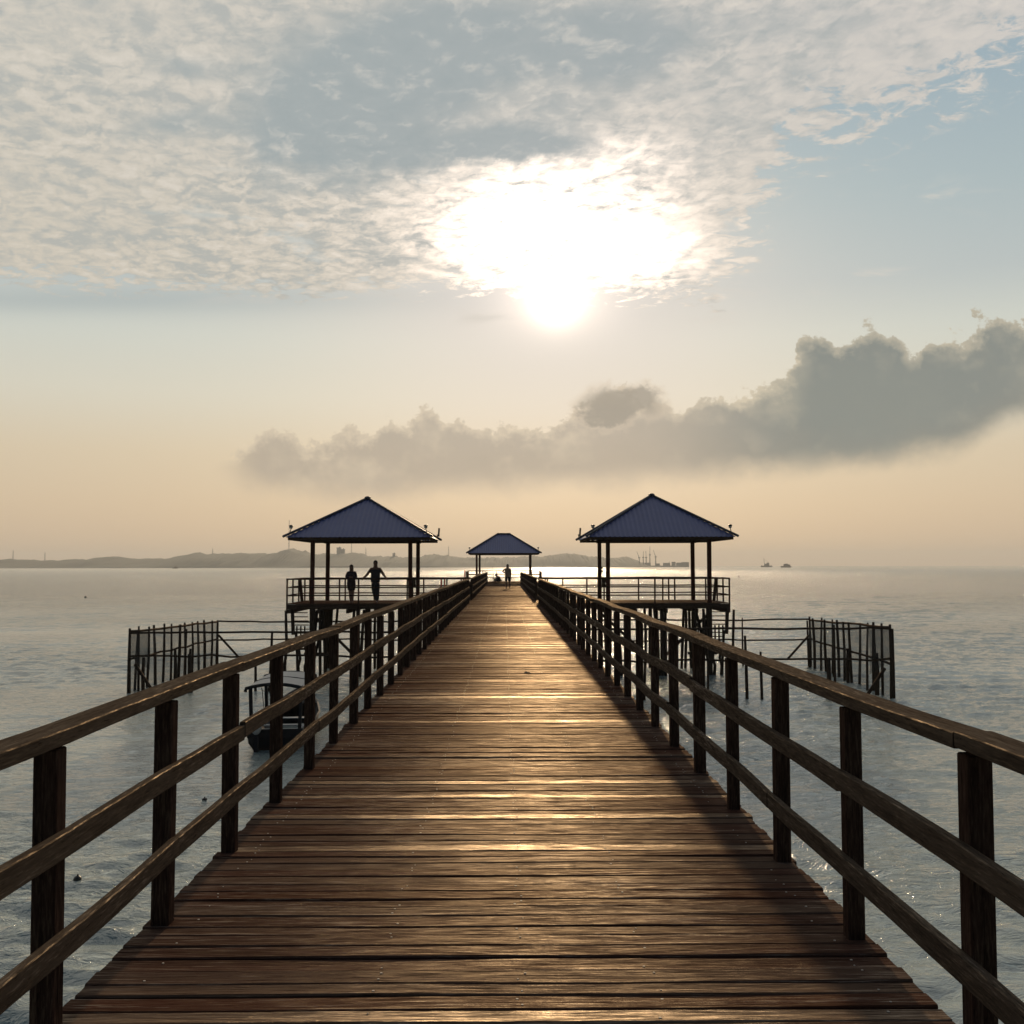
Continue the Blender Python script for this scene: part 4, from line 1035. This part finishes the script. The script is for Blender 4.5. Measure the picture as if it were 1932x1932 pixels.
# woman, arms folded, knee-length dress
J = dict(pelvis=(0, 0, .90), waist=(0, .02, 1.06), chest=(0, .02, 1.25), neckb=(0, .02, 1.38), neck=(0, .01, 1.43), jaw=(0, -.01, 1.49), brow=(0, -.015, 1.565), crown=(0, -.01, 1.625),
         shL=(-.165, .02, 1.32), elL=(-.21, -.02, 1.10), wrL=(-.02, -.17, 1.14), shR=(.165, .02, 1.32), elR=(.21, -.02, 1.10), wrR=(.04, -.18, 1.09),
         hipL=(-.08, 0, .86), knL=(-.05, .0, .47), anL=(-.03, .03, .08), hipR=(.08, 0, .86), knR=(.07, 0, .47), anR=(.06, -.02, .08))
def dress(J, k):
    a = shirt(J, k, M['dress'], 'dress', True, .05); V_, E_ = a[2], a[3]
    V_.append((.01, 0, .62, (.165*k, .13*k))); E_.append((3, len(V_)-1)); V_.append((.015, 0, .53, (.15*k, .12*k))); E_.append((len(V_)-2, len(V_)-1))
    return [a]
pw2 = at(662.5, 1100, 44.74)
figure((pw2.x, 44.74, 0), 0, 'woman in a knee-length dress standing with folded arms left of the man', J, 1.64, dress, longhair=True)
# youth walking on the planks, one hand raised to the chest
J = dict(pelvis=(0, 0, .93), waist=(0, .0, 1.10), chest=(0, .0, 1.30), neckb=(0, .0, 1.43), neck=(0, -.01, 1.49), jaw=(0, -.02, 1.55), brow=(0, -.025, 1.625), crown=(0, -.02, 1.685),
         shL=(-.18, 0, 1.38), elL=(-.37, -.02, 1.22), wrL=(-.20, -.20, 1.14), shR=(.18, 0, 1.38), elR=(.22, .02, 1.12), wrR=(.22, -.04, .88),
         hipL=(-.09, 0, .88), knL=(-.10, -.03, .49), anL=(-.09, -.02, .085), hipR=(.09, 0, .88), knR=(.13, .04, .49), anR=(.16, .10, .085))
pk = at(957.5, 1100, 72.0)
figure((pk.x, 72.0, 0), 0, 'barelegged youth in a pale loose shirt standing on the planks near the pier end', J, 1.70, lambda J, k: [shirt(J, k, M['shirt'], 'shirt', False, .12), trousers(J, k, M['trouser'], 0)])
# angler sitting on the end step, hunched, seen from the side
J = dict(pelvis=(0, .10, .12), waist=(-.03, .08, .27), chest=(-.14, .04, .44), neckb=(-.24, 0, .53), neck=(-.28, 0, .56), jaw=(-.33, 0, .59), brow=(-.34, 0, .665), crown=(-.33, 0, .72), facing=(-1, 0, 0),
         shL=(-.20, -.15, .48), elL=(-.36, -.16, .28), wrL=(-.52, -.06, .32), shR=(-.16, .16, .48), elR=(-.34, .16, .28), wrR=(-.50, .06, .30),
         hipL=(-.06, 0, .12), knL=(-.42, -.12, .20), anL=(-.30, -.24, .06), hipR=(-.04, .18, .12), knR=(-.46, .24, .22), anR=(-.56, .06, .06), toeL=(-1, 0, 0), toeR=(-1, 0, 0))
ps = at(939.5, 1090, 94.85)
figure((ps.x+.15, 94.95, .105), 0, 'hunched angler sitting on the step at the end of the pier', J, 1.68, lambda J, k: [shirt(J, k, M['darkcloth'], 'shirt', True, 0), trousers(J, k, M['trouser'])])
e = tag(empty('fishing_rod', (ps.x+.15-.53, 94.93, .105+.30)), 'thin fishing rod held upright by the sitting angler', 'fishing rod')
q = MB(); q.tube([(.02, 0, -.12), (0, 0, 0), (-.10, 0, .75), (-.12, 0, 1.2)], [.016, .014, .010, .006], 6); q.build('rod', M['lampmetal'], e)
q = MB(); q.tube([(-.02, -.03, .05), (-.02, .03, .05)], .03, 8); q.build('reel', M['lampmetal'], e)

# small dark scrap lying on the planks
e_ = MB(); X, Y, Z = ray(994, 1272); t_ = -EYE/Z
e_.add([(-.05, -.02, .012), (.04, -.03, .02), (.06, .02, .010), (-.02, .03, .03), (-.05, -.02, .006), (.04, -.03, .012), (.06, .02, .004), (-.02, .03, .02)], [(0, 1, 2, 3), (7, 6, 5, 4), (0, 4, 5, 1), (1, 5, 6, 2), (2, 6, 7, 3), (3, 7, 4, 0)])
o = e_.build('fallen_leaf', M['rope']); o.location = (X*t_, Y*t_, .008); tag(o, 'small dark curled leaf lying in the middle of the planks', 'leaf')

# ------------------------------------------------------------------ haze
hm = bpy.data.materials.new('haze_air'); hm.use_nodes = True; t = hm.node_tree; t.nodes.clear()
pv = t.nodes.new('ShaderNodeVolumePrincipled'); pv.inputs['Color'].default_value = (.90, .95, .98, 1)
pv.inputs['Density'].default_value = .00013; pv.inputs['Anisotropy'].default_value = .15
oo = t.nodes.new('ShaderNodeOutputMaterial'); t.links.new(pv.outputs[0], oo.inputs['Volume'])
mb = MB(); mb.box((0, 4000, 60), (14400, 10400, 128.5)); hz = mb.build('haze', hm); tag(hz, kind='stuff')
